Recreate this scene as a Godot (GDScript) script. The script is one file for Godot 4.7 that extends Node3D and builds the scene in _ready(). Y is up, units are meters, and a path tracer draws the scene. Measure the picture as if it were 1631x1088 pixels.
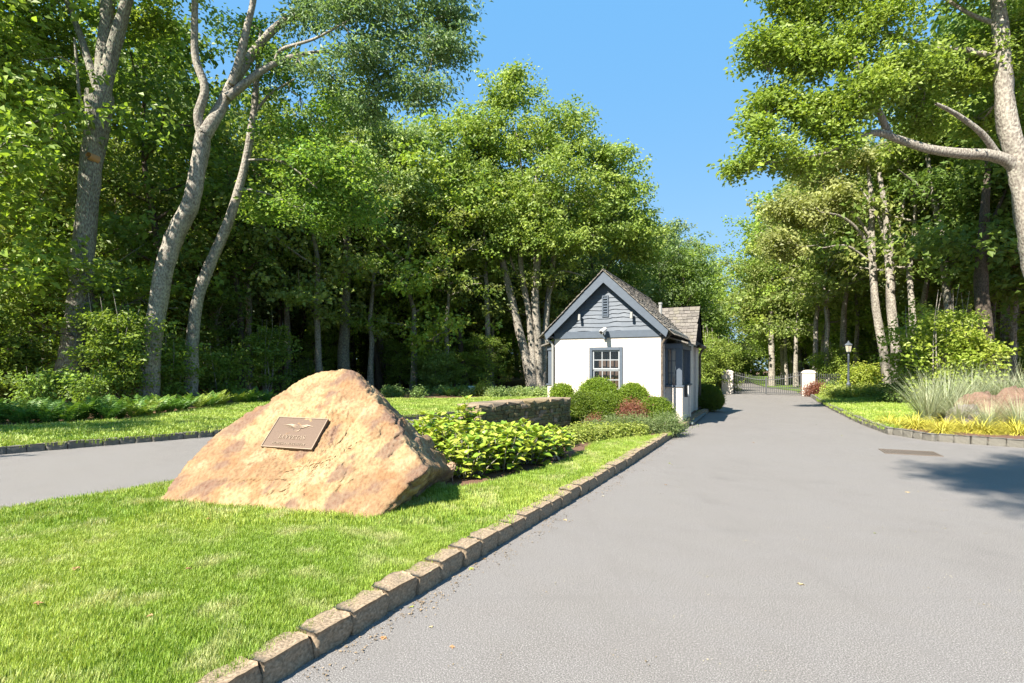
extends Node3D
# A gatehouse on the island between two drives, a boulder with a bronze plaque, woods on both sides.
# World: camera at (0, EYE, 0) looking along -Z. A photo pixel gives a direction; depth comes from the ground it touches.
const EYE := 1.6
const FOCAL := 850.0        # in pixels of the 1631 x 1088 photograph
const HORIZON := 586.0
const LAWN := 0.10
var rng := RandomNumberGenerator.new()
var taken := {}
var mats := {}

class Builder:
	var v := PackedVector3Array()
	var n := PackedVector3Array()
	var c := PackedColorArray()
	var i := PackedInt32Array()
	var flat := false
	func vert(p: Vector3, nn := Vector3.UP, col := Color.WHITE) -> int:
		v.append(p); n.append(nn); c.append(col)
		return v.size() - 1
	func tri(a: int, b: int, d: int) -> void:
		i.append(a); i.append(b); i.append(d)
	func quad(a: Vector3, b: Vector3, d: Vector3, e: Vector3, col := Color.WHITE) -> void:
		var nn := (d - a).cross(b - a).normalized()
		var k := v.size()
		for p in [a, b, d, e]:
			v.append(p); n.append(nn); c.append(col)
		for q in [0, 1, 2, 0, 2, 3]:
			i.append(k + q)
	func tri3(a: Vector3, b: Vector3, d: Vector3, col := Color.WHITE) -> void:
		var nn := (d - a).cross(b - a).normalized()
		var k := v.size()
		for p in [a, b, d]:
			v.append(p); n.append(nn); c.append(col)
		for q in 3:
			i.append(k + q)
	func box(lo: Vector3, hi: Vector3, t := Transform3D.IDENTITY, bevel := 0.0, col := Color.WHITE) -> void:
		# a box whose edges are cut by a small bevel
		var m := (lo + hi) / 2.0
		var h := (hi - lo) / 2.0
		var b := minf(bevel, minf(h.x, minf(h.y, h.z)) * 0.9)
		var ax := [Vector3.RIGHT, Vector3.UP, Vector3.BACK]
		for k in 3:
			var u: Vector3 = ax[(k + 1) % 3]
			var w: Vector3 = ax[(k + 2) % 3]
			for s in [-1.0, 1.0]:
				var o: Vector3 = m + ax[k] * h[k] * s
				var du := u * (h[(k + 1) % 3] - b)
				var dw := w * (h[(k + 2) % 3] - b)
				if s > 0:
					quad(t * (o - du - dw), t * (o - du + dw), t * (o + du + dw), t * (o + du - dw), col)
				else:
					quad(t * (o - du - dw), t * (o + du - dw), t * (o + du + dw), t * (o - du + dw), col)
		if b <= 0.0:
			return
		for k in 3:
			var k1 := (k + 1) % 3
			var k2 := (k + 2) % 3
			for s in [-1.0, 1.0]:
				for r in [-1.0, 1.0]:
					var e: Vector3 = m + ax[k1] * h[k1] * s + ax[k2] * h[k2] * r
					var al: Vector3 = ax[k] * (h[k] - b)
					var p: Vector3 = -ax[k1] * b * s
					var q: Vector3 = -ax[k2] * b * r
					quad(t * (e + p - al), t * (e + p + al), t * (e + q + al), t * (e + q - al), col)
	func tube(pts: Array, radii: Array, sides := 7, col := Color.WHITE, rough := 0.0, cap := true) -> void:
		var start := v.size()
		var last := Vector3.ZERO
		for k in pts.size():
			var p: Vector3 = pts[k]
			var dir: Vector3 = (pts[mini(k + 1, pts.size() - 1)] - pts[maxi(k - 1, 0)]).normalized()
			var side := (dir.cross(Vector3(0.31, 0.11, 0.94)) if last == Vector3.ZERO else last - dir * last.dot(dir)).normalized()
			last = side
			var up := dir.cross(side)
			for s in sides:
				var a := TAU * s / sides
				var nn := side * cos(a) + up * sin(a)
				var rr: float = radii[k] * (1.0 + rough * sin(a * 3.0 + p.y * 1.7 + p.x) + rough * 0.6 * sin(a * 5.0 - p.y * 3.1) + rough * 0.5 * sin(a * 2.0 + p.y * 7.3) * sin(p.y * 2.9))
				var pat := 1.0
				if rough > 0.0:   # lichen and weathering in blotches
					pat = 1.0 + 0.20 * sin(p.y * 2.3 + a * 2.0 + p.x) + 0.14 * sin(p.y * 6.3 - a * 3.0 + p.z * 2.0) + 0.10 * sin(p.y * 13.0 + a * 5.0)
				v.append(p + nn * rr); n.append(nn); c.append(Color(col.r * pat, col.g * pat, col.b * pat))
		for k in pts.size() - 1:
			for s in sides:
				var a := start + k * sides + s
				var b := start + k * sides + (s + 1) % sides
				for q in [a, a + sides, b, b, a + sides, b + sides]:
					i.append(q)
		if cap:
			for e in [0, pts.size() - 1]:
				var k := v.size()
				v.append(pts[e]); n.append(Vector3.UP if e else Vector3.DOWN); c.append(col)
				for s in sides:
					i.append(k); i.append(start + e * sides + s); i.append(start + e * sides + (s + 1) % sides)
	func lathe(prof: Array, sides := 12, at := Vector3.ZERO, col := Color.WHITE) -> void:
		for k in prof.size() - 1:
			for s in sides:
				var a := TAU * s / sides
				var b := TAU * (s + 1) / sides
				var p: Vector2 = prof[k]
				var q: Vector2 = prof[k + 1]
				quad(at + Vector3(cos(a) * p.x, p.y, sin(a) * p.x), at + Vector3(cos(b) * p.x, p.y, sin(b) * p.x), at + Vector3(cos(b) * q.x, q.y, sin(b) * q.x), at + Vector3(cos(a) * q.x, q.y, sin(a) * q.x), col)
	func leaf(base: Vector3, dir: Vector3, up: Vector3, length: float, width: float, fold := 0.25, col := Color.WHITE) -> void:
		var side := dir.cross(up).normalized()
		var nn := side.cross(dir).normalized()
		var mid := base + dir * length * 0.45
		var tip := base + dir * length - nn * length * 0.15
		var l := mid + side * width * 0.5 + nn * width * fold
		var r := mid - side * width * 0.5 + nn * width * fold
		tri3(base, l, tip, col)
		tri3(base, tip, r, col)
	func mesh() -> ArrayMesh:
		var a := []
		a.resize(Mesh.ARRAY_MAX)
		a[Mesh.ARRAY_VERTEX] = v
		a[Mesh.ARRAY_NORMAL] = n
		a[Mesh.ARRAY_COLOR] = c
		a[Mesh.ARRAY_INDEX] = i
		var m := ArrayMesh.new()
		m.add_surface_from_arrays(Mesh.PRIMITIVE_TRIANGLES, a)
		return m

# ---------- naming, placing ----------
func numbered(called: String) -> String:
	if not taken.has(called):
		taken[called] = 0
		return called
	taken[called] += 1
	return "%s_%03d" % [called, taken[called]]

func tag(o: Node, label: String, category: String, group := "") -> Node:
	o.set_meta("label", label)
	o.set_meta("category", category)
	if group != "":
		o.set_meta("group", group)
	return o

func thing(called: String, at: Vector3, label: String, category: String, group := "", turn := 0.0) -> Node3D:
	var o := Node3D.new()
	o.name = numbered(called)
	add_child(o)
	o.position = at
	o.rotation.y = turn
	tag(o, label, category, group)
	return o

func part(called: String, mesh: Mesh, mat: Material, parent: Node, t := Transform3D.IDENTITY, stuff := false) -> MeshInstance3D:
	var o := MeshInstance3D.new()
	o.name = called if parent != self else numbered(called)
	o.mesh = mesh
	o.material_override = mat
	o.transform = t
	parent.add_child(o, true)
	if stuff:
		o.set_meta("kind", "stuff")
	return o

func structure(called: String, mesh: Mesh, mat: Material) -> MeshInstance3D:
	var o := part(called, mesh, mat, self)
	o.set_meta("kind", "structure")
	return o

func copies(called: String, mesh: Mesh, mat: Material, xf: Array, cols: Array, parent: Node) -> MultiMeshInstance3D:
	var mm := MultiMesh.new()
	mm.transform_format = MultiMesh.TRANSFORM_3D
	mm.use_colors = true
	mm.mesh = mesh
	mm.instance_count = xf.size()
	for k in xf.size():
		mm.set_instance_transform(k, xf[k])
		mm.set_instance_color(k, cols[k])
	var o := MultiMeshInstance3D.new()
	o.name = called if parent != self else numbered(called)
	o.multimesh = mm
	o.material_override = mat
	parent.add_child(o, true)
	o.set_meta("kind", "stuff")
	return o

# leaf sprays joined into one crown mesh
func crown(called: String, mesh: ArrayMesh, mat: Material, xf: Array, cols: Array, parent: Node) -> MeshInstance3D:
	var src := mesh.surface_get_arrays(0)
	var v0: PackedVector3Array = src[Mesh.ARRAY_VERTEX]
	var c0: PackedColorArray = src[Mesh.ARRAY_COLOR]
	var pool := []
	for k in 24:
		var t: Color = cols[(k * 7919) % cols.size()]
		var cc := PackedColorArray()
		cc.resize(c0.size())
		for q in c0.size():
			cc[q] = c0[q] * t
		pool.append(cc)
	var v := PackedVector3Array()
	var c := PackedColorArray()
	for k in xf.size():
		var t: Transform3D = xf[k]
		v.append_array(t * v0)
		c.append_array(pool[rng.randi() % 24])
	var a := []
	a.resize(Mesh.ARRAY_MAX)
	a[Mesh.ARRAY_VERTEX] = v
	a[Mesh.ARRAY_COLOR] = c
	var m := ArrayMesh.new()
	m.add_surface_from_arrays(Mesh.PRIMITIVE_TRIANGLES, a)
	return part(called, m, mat, parent, Transform3D.IDENTITY, true)

func copy(o: Node3D, at: Vector3, turn: float, size := 1.0, label := "") -> Node3D:
	var r: Node3D = o.duplicate()
	var called := String(o.name)
	if called.length() > 4 and called[-4] == "_" and called.right(3).is_valid_int():
		called = called.left(-4)
	r.name = numbered(called)
	add_child(r)
	r.position = at
	r.rotation.y = turn
	r.scale = Vector3.ONE * size
	if label != "":
		r.set_meta("label", label)
	return r

# pixel of the photograph -> point at a depth, or on a level surface
func at_depth(px: float, py: float, d: float) -> Vector3:
	return Vector3((px - 815.0) / FOCAL * d, EYE - (py - HORIZON) / FOCAL * d, -d)

func on_level(px: float, py: float, y := 0.0) -> Vector3:
	return at_depth(px, py, (EYE - y) * FOCAL / (py - HORIZON))

func foot(px: float, d: float, y := LAWN) -> Vector3:
	return Vector3((px - 815.0) / FOCAL * d, y, -d)

func rnd(a: float, b: float) -> float:
	return rng.randf_range(a, b)

func rdir() -> Vector3:
	return Vector3(rng.randfn(), rng.randfn(), rng.randfn()).normalized()

# ---------- materials ----------
func srgb(r: float, g: float, b: float) -> Color:
	return Color(r, g, b).linear_to_srgb()

func noise(freq: float, octaves := 4, kind := FastNoiseLite.TYPE_SIMPLEX_SMOOTH, sd := 1) -> FastNoiseLite:
	var f := FastNoiseLite.new()
	f.noise_type = kind
	f.frequency = freq
	f.fractal_octaves = octaves
	f.seed = sd
	return f

func ramp_image(f: FastNoiseLite, size: int, stops: Array, speck := 0.0) -> Image:
	# stops: [position, linear colour]; speck adds grain from pixel to pixel
	var src := f.get_seamless_image(size, size).get_data()
	var g := Gradient.new()
	var offs := PackedFloat32Array()
	var cs := PackedColorArray()
	for s in stops:
		offs.append(s[0]); cs.append(s[1])
	g.offsets = offs
	g.colors = cs
	var table := []
	for k in 256:
		table.append(g.sample(k / 255.0))
	var out := PackedByteArray()
	out.resize(size * size * 3)
	var r := RandomNumberGenerator.new()
	r.seed = 77
	for k in size * size:
		var col: Color = table[src[k]]
		var m := 1.0 + (r.randfn() * speck if speck > 0.0 else 0.0)
		col = Color(clampf(col.r * m, 0, 1), clampf(col.g * m, 0, 1), clampf(col.b * m, 0, 1)).linear_to_srgb()
		out[k * 3] = int(col.r * 255.0)
		out[k * 3 + 1] = int(col.g * 255.0)
		out[k * 3 + 2] = int(col.b * 255.0)
	var im := Image.create_from_data(size, size, false, Image.FORMAT_RGB8, out)
	return im

func plain(col: Color, rough := 0.7, metal := 0.0) -> StandardMaterial3D:
	var m := StandardMaterial3D.new()
	m.albedo_color = col.linear_to_srgb()
	m.roughness = rough
	m.metallic = metal
	return m

func grained(stops: Array, size: int, freq: float, scale: Vector3, rough := 0.85, relief := 0.0, speck := 0.0, octaves := 4, kind := FastNoiseLite.TYPE_SIMPLEX_SMOOTH, sd := 1) -> StandardMaterial3D:
	var f := noise(freq, octaves, kind, sd)
	var m := StandardMaterial3D.new()
	m.albedo_texture = ImageTexture.create_from_image(ramp_image(f, size, stops, speck))
	m.uv1_triplanar = true
	m.uv1_world_triplanar = true
	m.uv1_scale = scale
	m.roughness = rough
	m.vertex_color_use_as_albedo = true
	if relief > 0.0:
		var im := f.get_seamless_image(size, size)
		im.convert(Image.FORMAT_RGBA8)
		im.bump_map_to_normal_map(relief)
		m.normal_enabled = true
		m.normal_texture = ImageTexture.create_from_image(im)
	return m

func leafy(col: Color, back := 0.8, rough := 0.5) -> StandardMaterial3D:
	var m := plain(col, rough)
	m.backlight_enabled = true
	m.backlight = Color(back, back, back * 0.7)
	m.vertex_color_use_as_albedo = true
	m.cull_mode = BaseMaterial3D.CULL_DISABLED
	return m

func make_materials() -> void:
	mats.asphalt = grained([[0.0, Color(0.061, 0.058, 0.055)], [0.36, Color(0.130, 0.121, 0.116)], [0.55, Color(0.166, 0.156, 0.150)], [0.70, Color(0.208, 0.197, 0.189)], [0.84, Color(0.335, 0.320, 0.308)], [1.0, Color(0.495, 0.475, 0.460)]], 1024, 0.135, Vector3.ONE * 0.66, 0.9, 0.0, 0.30, 2)
	mats.lawn_soil = grained([[0.0, Color(0.063, 0.117, 0.013)], [0.5, Color(0.099, 0.171, 0.018)], [1.0, Color(0.153, 0.207, 0.036)]], 512, 0.03, Vector3.ONE * 0.5, 0.95, 0.0, 0.25)
	mats.litter = grained([[0.0, Color(0.036, 0.020, 0.010)], [0.45, Color(0.122, 0.064, 0.033)], [0.65, Color(0.208, 0.118, 0.056)], [1.0, Color(0.318, 0.199, 0.101)]], 512, 0.05, Vector3.ONE * 0.45, 0.95, 2.0, 0.2)
	mats.mulch = grained([[0.0, Color(0.034, 0.015, 0.009)], [0.5, Color(0.116, 0.058, 0.034)], [1.0, Color(0.218, 0.122, 0.082)]], 512, 0.09, Vector3.ONE * 1.2, 0.95, 3.0, 0.15)
	mats.kerb = grained([[0.0, Color(0.083, 0.062, 0.041)], [0.4, Color(0.205, 0.153, 0.100)], [0.7, Color(0.298, 0.225, 0.153)], [1.0, Color(0.391, 0.315, 0.218)]], 512, 0.035, Vector3.ONE * 2.2, 0.9, 4.0, 0.12, 5)
	mats.granite = grained([[0.0, Color(0.059, 0.057, 0.050)], [0.5, Color(0.133, 0.125, 0.105)], [1.0, Color(0.207, 0.192, 0.164)]], 512, 0.05, Vector3.ONE * 2.0, 0.9, 4.0, 0.15, 5)
	mats.rock = grained([[0.0, Color(0.42, 0.29, 0.26)], [0.3, Color(0.72, 0.56, 0.47)], [0.5, Color(0.92, 0.82, 0.70)], [0.7, Color(1.0, 0.97, 0.84)], [1.0, Color(1.0, 1.0, 0.90)]], 1024, 0.024, Vector3.ONE * 0.8, 0.92, 9.0, 0.20, 6)
	mats.wall_stone = grained([[0.0, Color(0.035, 0.028, 0.016)], [0.4, Color(0.120, 0.098, 0.052)], [0.6, Color(0.150, 0.138, 0.050)], [1.0, Color(0.25, 0.215, 0.13)]], 512, 0.03, Vector3.ONE * 1.4, 0.95, 4.0, 0.1, 5)
	mats.stucco = grained([[0.0, Color(0.451, 0.396, 0.344)], [0.4, Color(0.529, 0.472, 0.418)], [1.0, Color(0.584, 0.525, 0.470)]], 512, 0.02, Vector3.ONE * 0.8, 0.9, 1.2, 0.02, 6)
	mats.trim = grained([[0.0, Color(0.052, 0.068, 0.093)], [1.0, Color(0.068, 0.089, 0.118)]], 256, 0.02, Vector3(1.5, 1.5, 1.5), 0.55, 0.5, 0.03)
	mats.trim_dark = plain(Color(0.027, 0.030, 0.039), 0.45)
	mats.shake = grained([[0.0, Color(0.051, 0.044, 0.037)], [0.5, Color(0.149, 0.135, 0.116)], [1.0, Color(0.251, 0.236, 0.211)]], 512, 0.04, Vector3(3.0, 1.0, 3.0), 0.9, 3.0, 0.1, 5)
	mats.wood_inside = plain(Color(0.160, 0.080, 0.036), 0.6)
	mats.shutter = plain(Color(0.050, 0.026, 0.013), 0.6)
	mats.sash = plain(Color(0.30, 0.32, 0.34), 0.5)
	mats.white_paint = plain(Color(0.576, 0.568, 0.544), 0.5)
	mats.grey_plastic = plain(Color(0.252, 0.252, 0.240), 0.4)
	mats.iron = plain(Color(0.064, 0.066, 0.068), 0.5, 0.2)
	mats.lamp_paint = plain(Color(0.085, 0.10, 0.12), 0.45, 0.2)
	mats.black = plain(Color(0.02, 0.02, 0.022), 0.4)
	mats.bluestone = grained([[0.0, Color(0.091, 0.112, 0.119)], [1.0, Color(0.154, 0.182, 0.182)]], 256, 0.03, Vector3.ONE, 0.8, 1.0, 0.05)
	mats.bronze = grained([[0.0, Color(0.091, 0.059, 0.042)], [1.0, Color(0.140, 0.098, 0.070)]], 256, 0.04, Vector3.ONE * 6.0, 0.5, 0.6, 0.06)
	mats.bronze.metallic = 0.5
	mats.bronze_light = plain(Color(0.294, 0.224, 0.161), 0.42, 0.6)
	var g := StandardMaterial3D.new()
	g.transparency = BaseMaterial3D.TRANSPARENCY_ALPHA
	g.albedo_color = Color(0.25, 0.28, 0.28, 0.06)
	g.roughness = 0.03
	g.metallic_specular = 0.6
	mats.glass = g
	var lg := StandardMaterial3D.new()
	lg.transparency = BaseMaterial3D.TRANSPARENCY_ALPHA
	lg.albedo_color = Color(0.95, 0.9, 0.8, 0.45)
	lg.roughness = 0.2
	mats.lamp_glass = lg
	# bark: grey with lichen, brown, pale
	mats.bark_oak = grained([[0.0, Color(0.035, 0.028, 0.023)], [0.36, Color(0.135, 0.115, 0.095)], [0.55, Color(0.22, 0.20, 0.17)], [0.70, Color(0.25, 0.275, 0.20)], [1.0, Color(0.46, 0.46, 0.37)]], 512, 0.028, Vector3(1.5, 0.35, 1.5), 0.95, 9.0, 0.15, 5, FastNoiseLite.TYPE_SIMPLEX, 3)
	mats.bark_pale = grained([[0.0, Color(0.060, 0.050, 0.042)], [0.33, Color(0.185, 0.160, 0.135)], [0.55, Color(0.285, 0.255, 0.220)], [0.72, Color(0.37, 0.345, 0.295)], [0.85, Color(0.33, 0.35, 0.265)], [1.0, Color(0.56, 0.53, 0.46)]], 512, 0.022, Vector3(1.1, 0.55, 1.1), 0.95, 7.0, 0.15, 5, FastNoiseLite.TYPE_SIMPLEX, 5)
	mats.bark_dark = grained([[0.0, Color(0.021, 0.016, 0.013)], [0.5, Color(0.088, 0.069, 0.052)], [1.0, Color(0.177, 0.146, 0.114)]], 512, 0.035, Vector3(1.5, 0.4, 1.5), 0.95, 5.0, 0.1, 5, FastNoiseLite.TYPE_SIMPLEX, 9)
	# leaves; each copy carries its own tint
	mats.leaf = leafy(Color(1, 1, 1), 1.0)
	mats.leaf_matte = leafy(Color(1, 1, 1), 0.5, 0.7)
	mats.grass = leafy(Color(1, 1, 1), 0.8, 0.55)

# ---------- leaf meshes ----------
var sprays := {}
func spray(count: int, radius: float, length: float, width: float, flatness: float, droop: float, sd: int) -> ArrayMesh:
	var r := RandomNumberGenerator.new()
	r.seed = sd
	var b := Builder.new()
	for k in count:
		var p := Vector3(r.randfn() * 0.5, r.randfn() * 0.5 * flatness, r.randfn() * 0.5) * radius
		var out := Vector3(p.x, 0.0, p.z).normalized()
		var dir := (out * 0.7 + Vector3(r.randfn(), r.randfn() * 0.5 - droop, r.randfn()) * 0.7).normalized()
		var up := (Vector3.UP * 0.6 + Vector3(r.randfn(), r.randfn() * 0.3, r.randfn()) * 0.7).normalized()
		var s := r.randf_range(0.7, 1.25)
		var t := r.randf_range(0.75, 1.2)
		b.leaf(p, dir, up, length * s, width * s, r.randf_range(0.05, 0.35), Color(t, t, t * r.randf_range(0.8, 1.1)))
	return b.mesh()

func make_sprays() -> void:
	sprays.broad = spray(32, 0.46, 0.17, 0.105, 0.45, 0.25, 11)
	sprays.far = spray(30, 0.72, 0.27, 0.18, 0.5, 0.3, 12)
	sprays.oak = spray(32, 0.46, 0.19, 0.085, 0.7, 0.7, 13)
	sprays.shrub = spray(26, 0.30, 0.085, 0.05, 0.7, 0.1, 14)
	sprays.box = spray(30, 0.085, 0.040, 0.028, 0.9, -0.3, 15)
	sprays.fine = spray(34, 0.20, 0.05, 0.02, 0.9, -0.4, 16)

func tint(a: Color, b: Color, spread := 0.2) -> Color:
	var m := rnd(1.0 - spread, 1.0 + spread)
	var c := a.lerp(b, rng.randf())
	return Color(c.r * m, c.g * m, c.b * m)

func turned(p: Vector3, s: float, tilt := 0.35) -> Transform3D:
	var bs := Basis(Vector3.UP, rng.randf() * TAU)
	bs = Basis(Vector3(rng.randfn(), 0, rng.randfn()).normalized(), rng.randfn() * tilt) * bs
	return Transform3D(bs.scaled(Vector3.ONE * s), p)

const GREEN_DARK := Color(0.135, 0.216, 0.052)
const GREEN_MID := Color(0.199, 0.298, 0.057)
const GREEN_YELLOW := Color(0.410, 0.484, 0.087)
const GREEN_BLUE := Color(0.137, 0.230, 0.093)
const GREEN_OLIVE := Color(0.305, 0.348, 0.106)

# ---------- trees ----------
func bent(a: Vector3, b: Vector3, steps: int, wobble: float, sag := 0.0) -> Array:
	var out := []
	for k in steps + 1:
		var t := float(k) / steps
		var p := a.lerp(b, t)
		if k > 0 and k < steps:
			p += rdir() * wobble
		p.y += sag * sin(t * PI)
		out.append(p)
	return out

func taper(a: float, b: float, count: int) -> Array:
	var out := []
	for k in count:
		out.append(lerpf(a, b, float(k) / (count - 1)))
	return out

# a tree of the woods, built at the origin: trunk with limbs, crown of leaf sprays
func wood_tree(called: String, label: String, group: String, tall: float, bare: float, reach: float, count: int, mesh: Mesh, size: float, c1: Color, c2: Color, bark: Material, sd: int) -> Node3D:
	rng.seed = sd
	var o := thing(called, Vector3.ZERO, label, "tree", group)
	var b := Builder.new()
	var r0 := tall * 0.010 + 0.05
	var lean := Vector3(rng.randfn(), 0, rng.randfn()) * tall * 0.03
	var pts := [Vector3(0, -0.2, 0)]
	var rad := [r0 * 1.5]
	for k in range(1, 9):
		var t := k / 8.0
		pts.append(Vector3(rng.randfn(), 0, rng.randfn()) * tall * 0.008 + lean * t + Vector3(0, tall * 0.93 * t, 0))
		rad.append(r0 * (1.0 - 0.88 * t) + 0.015)
	b.tube(pts, rad, 8, Color.WHITE, 0.06)
	var xf := []
	var cols := []
	var limbs := 13
	var ang := rng.randf() * TAU
	for k in limbs:
		var t := lerpf(bare / tall, 0.97, (k + rng.randf() * 0.5) / limbs)
		var f := t * 8.0
		var i0 := mini(int(f), 7)
		var from: Vector3 = pts[i0].lerp(pts[i0 + 1], f - i0)
		ang += 2.4 + rnd(-0.4, 0.4)
		var u := (t - bare / tall) / (1.0 - bare / tall)
		var prof := sqrt(maxf(0.05, 1.0 - pow(u * 1.02 - 0.30, 2.0) / 0.56))
		var ln := reach * prof * rnd(0.75, 1.15)
		var out := Vector3(cos(ang), 0, sin(ang))
		var to := from + out * ln + Vector3.UP * ln * (0.15 + 0.75 * u)
		var way := bent(from, to, 4, ln * 0.05, -ln * 0.04)
		b.tube(way, taper(r0 * (0.42 - 0.25 * u) + 0.01, 0.012, 5), 5, Color.WHITE, 0.0, false)
		for q in 3:
			var s: Vector3 = way[2 + q % 3]
			b.tube([s, s + (out + rdir() * 0.9).normalized() * ln * 0.3], [0.02, 0.008], 4, Color.WHITE, 0.0, false)
		var each := int(count / float(limbs))
		for q in each:
			var w := pow(rng.randf(), 0.6) * 1.08 + 0.05
			var fi := minf(w, 0.999) * 4.0
			var base: Vector3 = way[int(fi)].lerp(way[mini(int(fi) + 1, 4)], fi - int(fi))
			var sp := ln * 0.24 * (0.4 + w)
			var p := base + Vector3(rng.randfn() * sp, rng.randfn() * sp * 0.5 + 0.1, rng.randfn() * sp)
			xf.append(turned(p, size * rnd(0.75, 1.3)))
			cols.append(tint(c1, c2))
	part("trunk", b.mesh(), bark, o)
	crown("crown", mesh, mats.leaf, xf, cols, o)
	return o

# a tree traced from the photograph at its own depth: limbs are [px, py, width in px] lists, blobs are [px, py, radius px, sprays, depth offset]
func traced_tree(called: String, label: String, d: float, limbs: Array, blobs: Array, mesh: Mesh, size: float, c1: Color, c2: Color, bark: Material, sd: int, group := "", squash := 0.7) -> Node3D:
	rng.seed = sd
	var base := at_depth(limbs[0][0][0], limbs[0][0][1], d)
	base.y = LAWN
	var o := thing(called, base, label, "tree", group)
	var b := Builder.new()
	var joints := []
	for l in limbs:
		var pts := []
		var rad := []
		var off := 0.0
		var step := rnd(-0.35, 0.35) if l != limbs[0] else 0.0
		for k in l.size():
			var q: Array = l[k]
			var p := at_depth(q[0], q[1], d + off) - base
			off += step
			if k == 0 and l == limbs[0]:
				p.y = -0.25
			pts.append(p)
			rad.append(q[2] * 0.5 * d / FOCAL)
		# rounder run of the limb
		var curve := Curve3D.new()
		for k in pts.size():
			var t: Vector3 = (pts[mini(k + 1, pts.size() - 1)] - pts[maxi(k - 1, 0)]) / 6.0
			curve.add_point(pts[k], -t, t)
		var fine := []
		var fr := []
		for k in pts.size() - 1:
			for s in 6:
				fine.append(curve.sample(k, s / 6.0))
				fr.append(lerpf(rad[k], rad[k + 1], s / 6.0) * rnd(0.97, 1.04))
		fine.append(pts[-1])
		fr.append(rad[-1])
		b.tube(fine, fr, 14 if rad[0] > 0.12 else 7, Color.WHITE, 0.085)
		for k in range(2 if l == limbs[0] else 0, fine.size()):
			if fine[k].y > 2.5:
				joints.append([fine[k], fr[k]])
	var xf := []
	var cols := []
	for bl in blobs:
		var c := at_depth(bl[0], bl[1], d + bl[4]) - base
		var rr: float = bl[2] * d / FOCAL
		var near: Vector3 = joints[0][0]
		var nr := 0.02
		for j in joints:
			if j[0].distance_squared_to(c) < near.distance_squared_to(c) and j[0].y < c.y + rr + 1.2:
				near = j[0]
				nr = j[1]
		var way := bent(near, c, 4, rr * 0.08 + near.distance_to(c) * 0.05, rr * 0.10)
		b.tube(way, taper(minf(nr * 0.6, 0.045), 0.015, 5), 5, Color.WHITE, 0.0, false)
		for q in range(2, 5):
			joints.append([way[q], 0.035])
		var tips := []
		for q in 9:
			var tip := c + rdir() * Vector3(1, squash, 1) * rr * rnd(0.45, 0.95)
			tips.append(tip)
			b.tube([way[2 + q % 3], (way[2 + q % 3] + tip) / 2.0 + Vector3.UP * 0.05, tip], [0.016, 0.012, 0.006], 4, Color.WHITE, 0.0, false)
		for q in int(bl[3] * (0.6 if bl[1] < -60 else 1.0)):
			var tip: Vector3 = tips[q % 9] if rng.randf() < 0.72 else c
			var sp := rr * (0.30 if tip != c else 0.5)
			var p := tip + Vector3(rng.randfn(), rng.randfn() * squash * 0.8, rng.randfn()) * sp
			xf.append(turned(p, size * rnd(0.7, 1.25)))
			cols.append(tint(c1, c2))
	part("trunk", b.mesh(), bark, o)
	if xf.size():
		crown("crown", mesh, mats.leaf, xf, cols, o)
	return o

# many-stemmed bush or sapling
func bush(called: String, at: Vector3, label: String, category: String, tall: float, wide: float, count: int, mesh: Mesh, size: float, c1: Color, c2: Color, group := "", stems := 6, low := 0.15) -> Node3D:
	var o := thing(called, at, label, category, group)
	var b := Builder.new()
	var xf := []
	var cols := []
	for s in stems:
		var a := rng.randf() * TAU
		var tip := Vector3(cos(a) * wide * rnd(0.2, 0.8), tall * rnd(0.65, 0.95), sin(a) * wide * rnd(0.2, 0.8))
		var way := bent(Vector3(cos(a), -0.3, sin(a)) * wide * 0.1, tip, 4, tall * 0.03)
		b.tube(way, taper(0.012 + tall * 0.006, 0.006, 5), 5)
		for q in int(count / float(stems)):
			var w := lerpf(low, 1.0, pow(rng.randf(), 0.8))
			var p: Vector3 = way[mini(int(w * 4), 4)] + Vector3(rng.randfn(), rng.randfn() * 0.6, rng.randfn()) * wide * 0.30
			p.y = maxf(p.y, 0.06)
			xf.append(turned(p, size * rnd(0.75, 1.25)))
			cols.append(tint(c1, c2))
	part("stem", b.mesh(), mats.bark_pale, o)
	crown("foliage", mesh, mats.leaf, xf, cols, o)
	return o

# ---------- ground ----------
func slab(called: String, outline: Array, y: float, mat: Material, drop := 0.15) -> MeshInstance3D:
	# outline in (x, depth); a raised sheet with a skirt down to the road
	var poly := PackedVector2Array()
	for p in outline:
		poly.append(Vector2(p[0], p[1]))
	var b := Builder.new()
	for p in poly:
		b.vert(Vector3(p.x, y, -p.y))
	var idx := Geometry2D.triangulate_polygon(poly)
	for k in range(0, idx.size(), 3):
		var e := poly[idx[k + 1]] - poly[idx[k]]
		var w := poly[idx[k + 2]] - poly[idx[k]]
		if e.cross(w) < 0.0:
			b.tri(idx[k], idx[k + 1], idx[k + 2])
		else:
			b.tri(idx[k], idx[k + 2], idx[k + 1])
	for k in poly.size():
		var p := poly[k]
		var q := poly[(k + 1) % poly.size()]
		b.quad(Vector3(p.x, y, -p.y), Vector3(q.x, y, -q.y), Vector3(q.x, y - drop, -q.y), Vector3(p.x, y - drop, -p.y))
	return structure(called, b.mesh(), mat)

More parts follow.
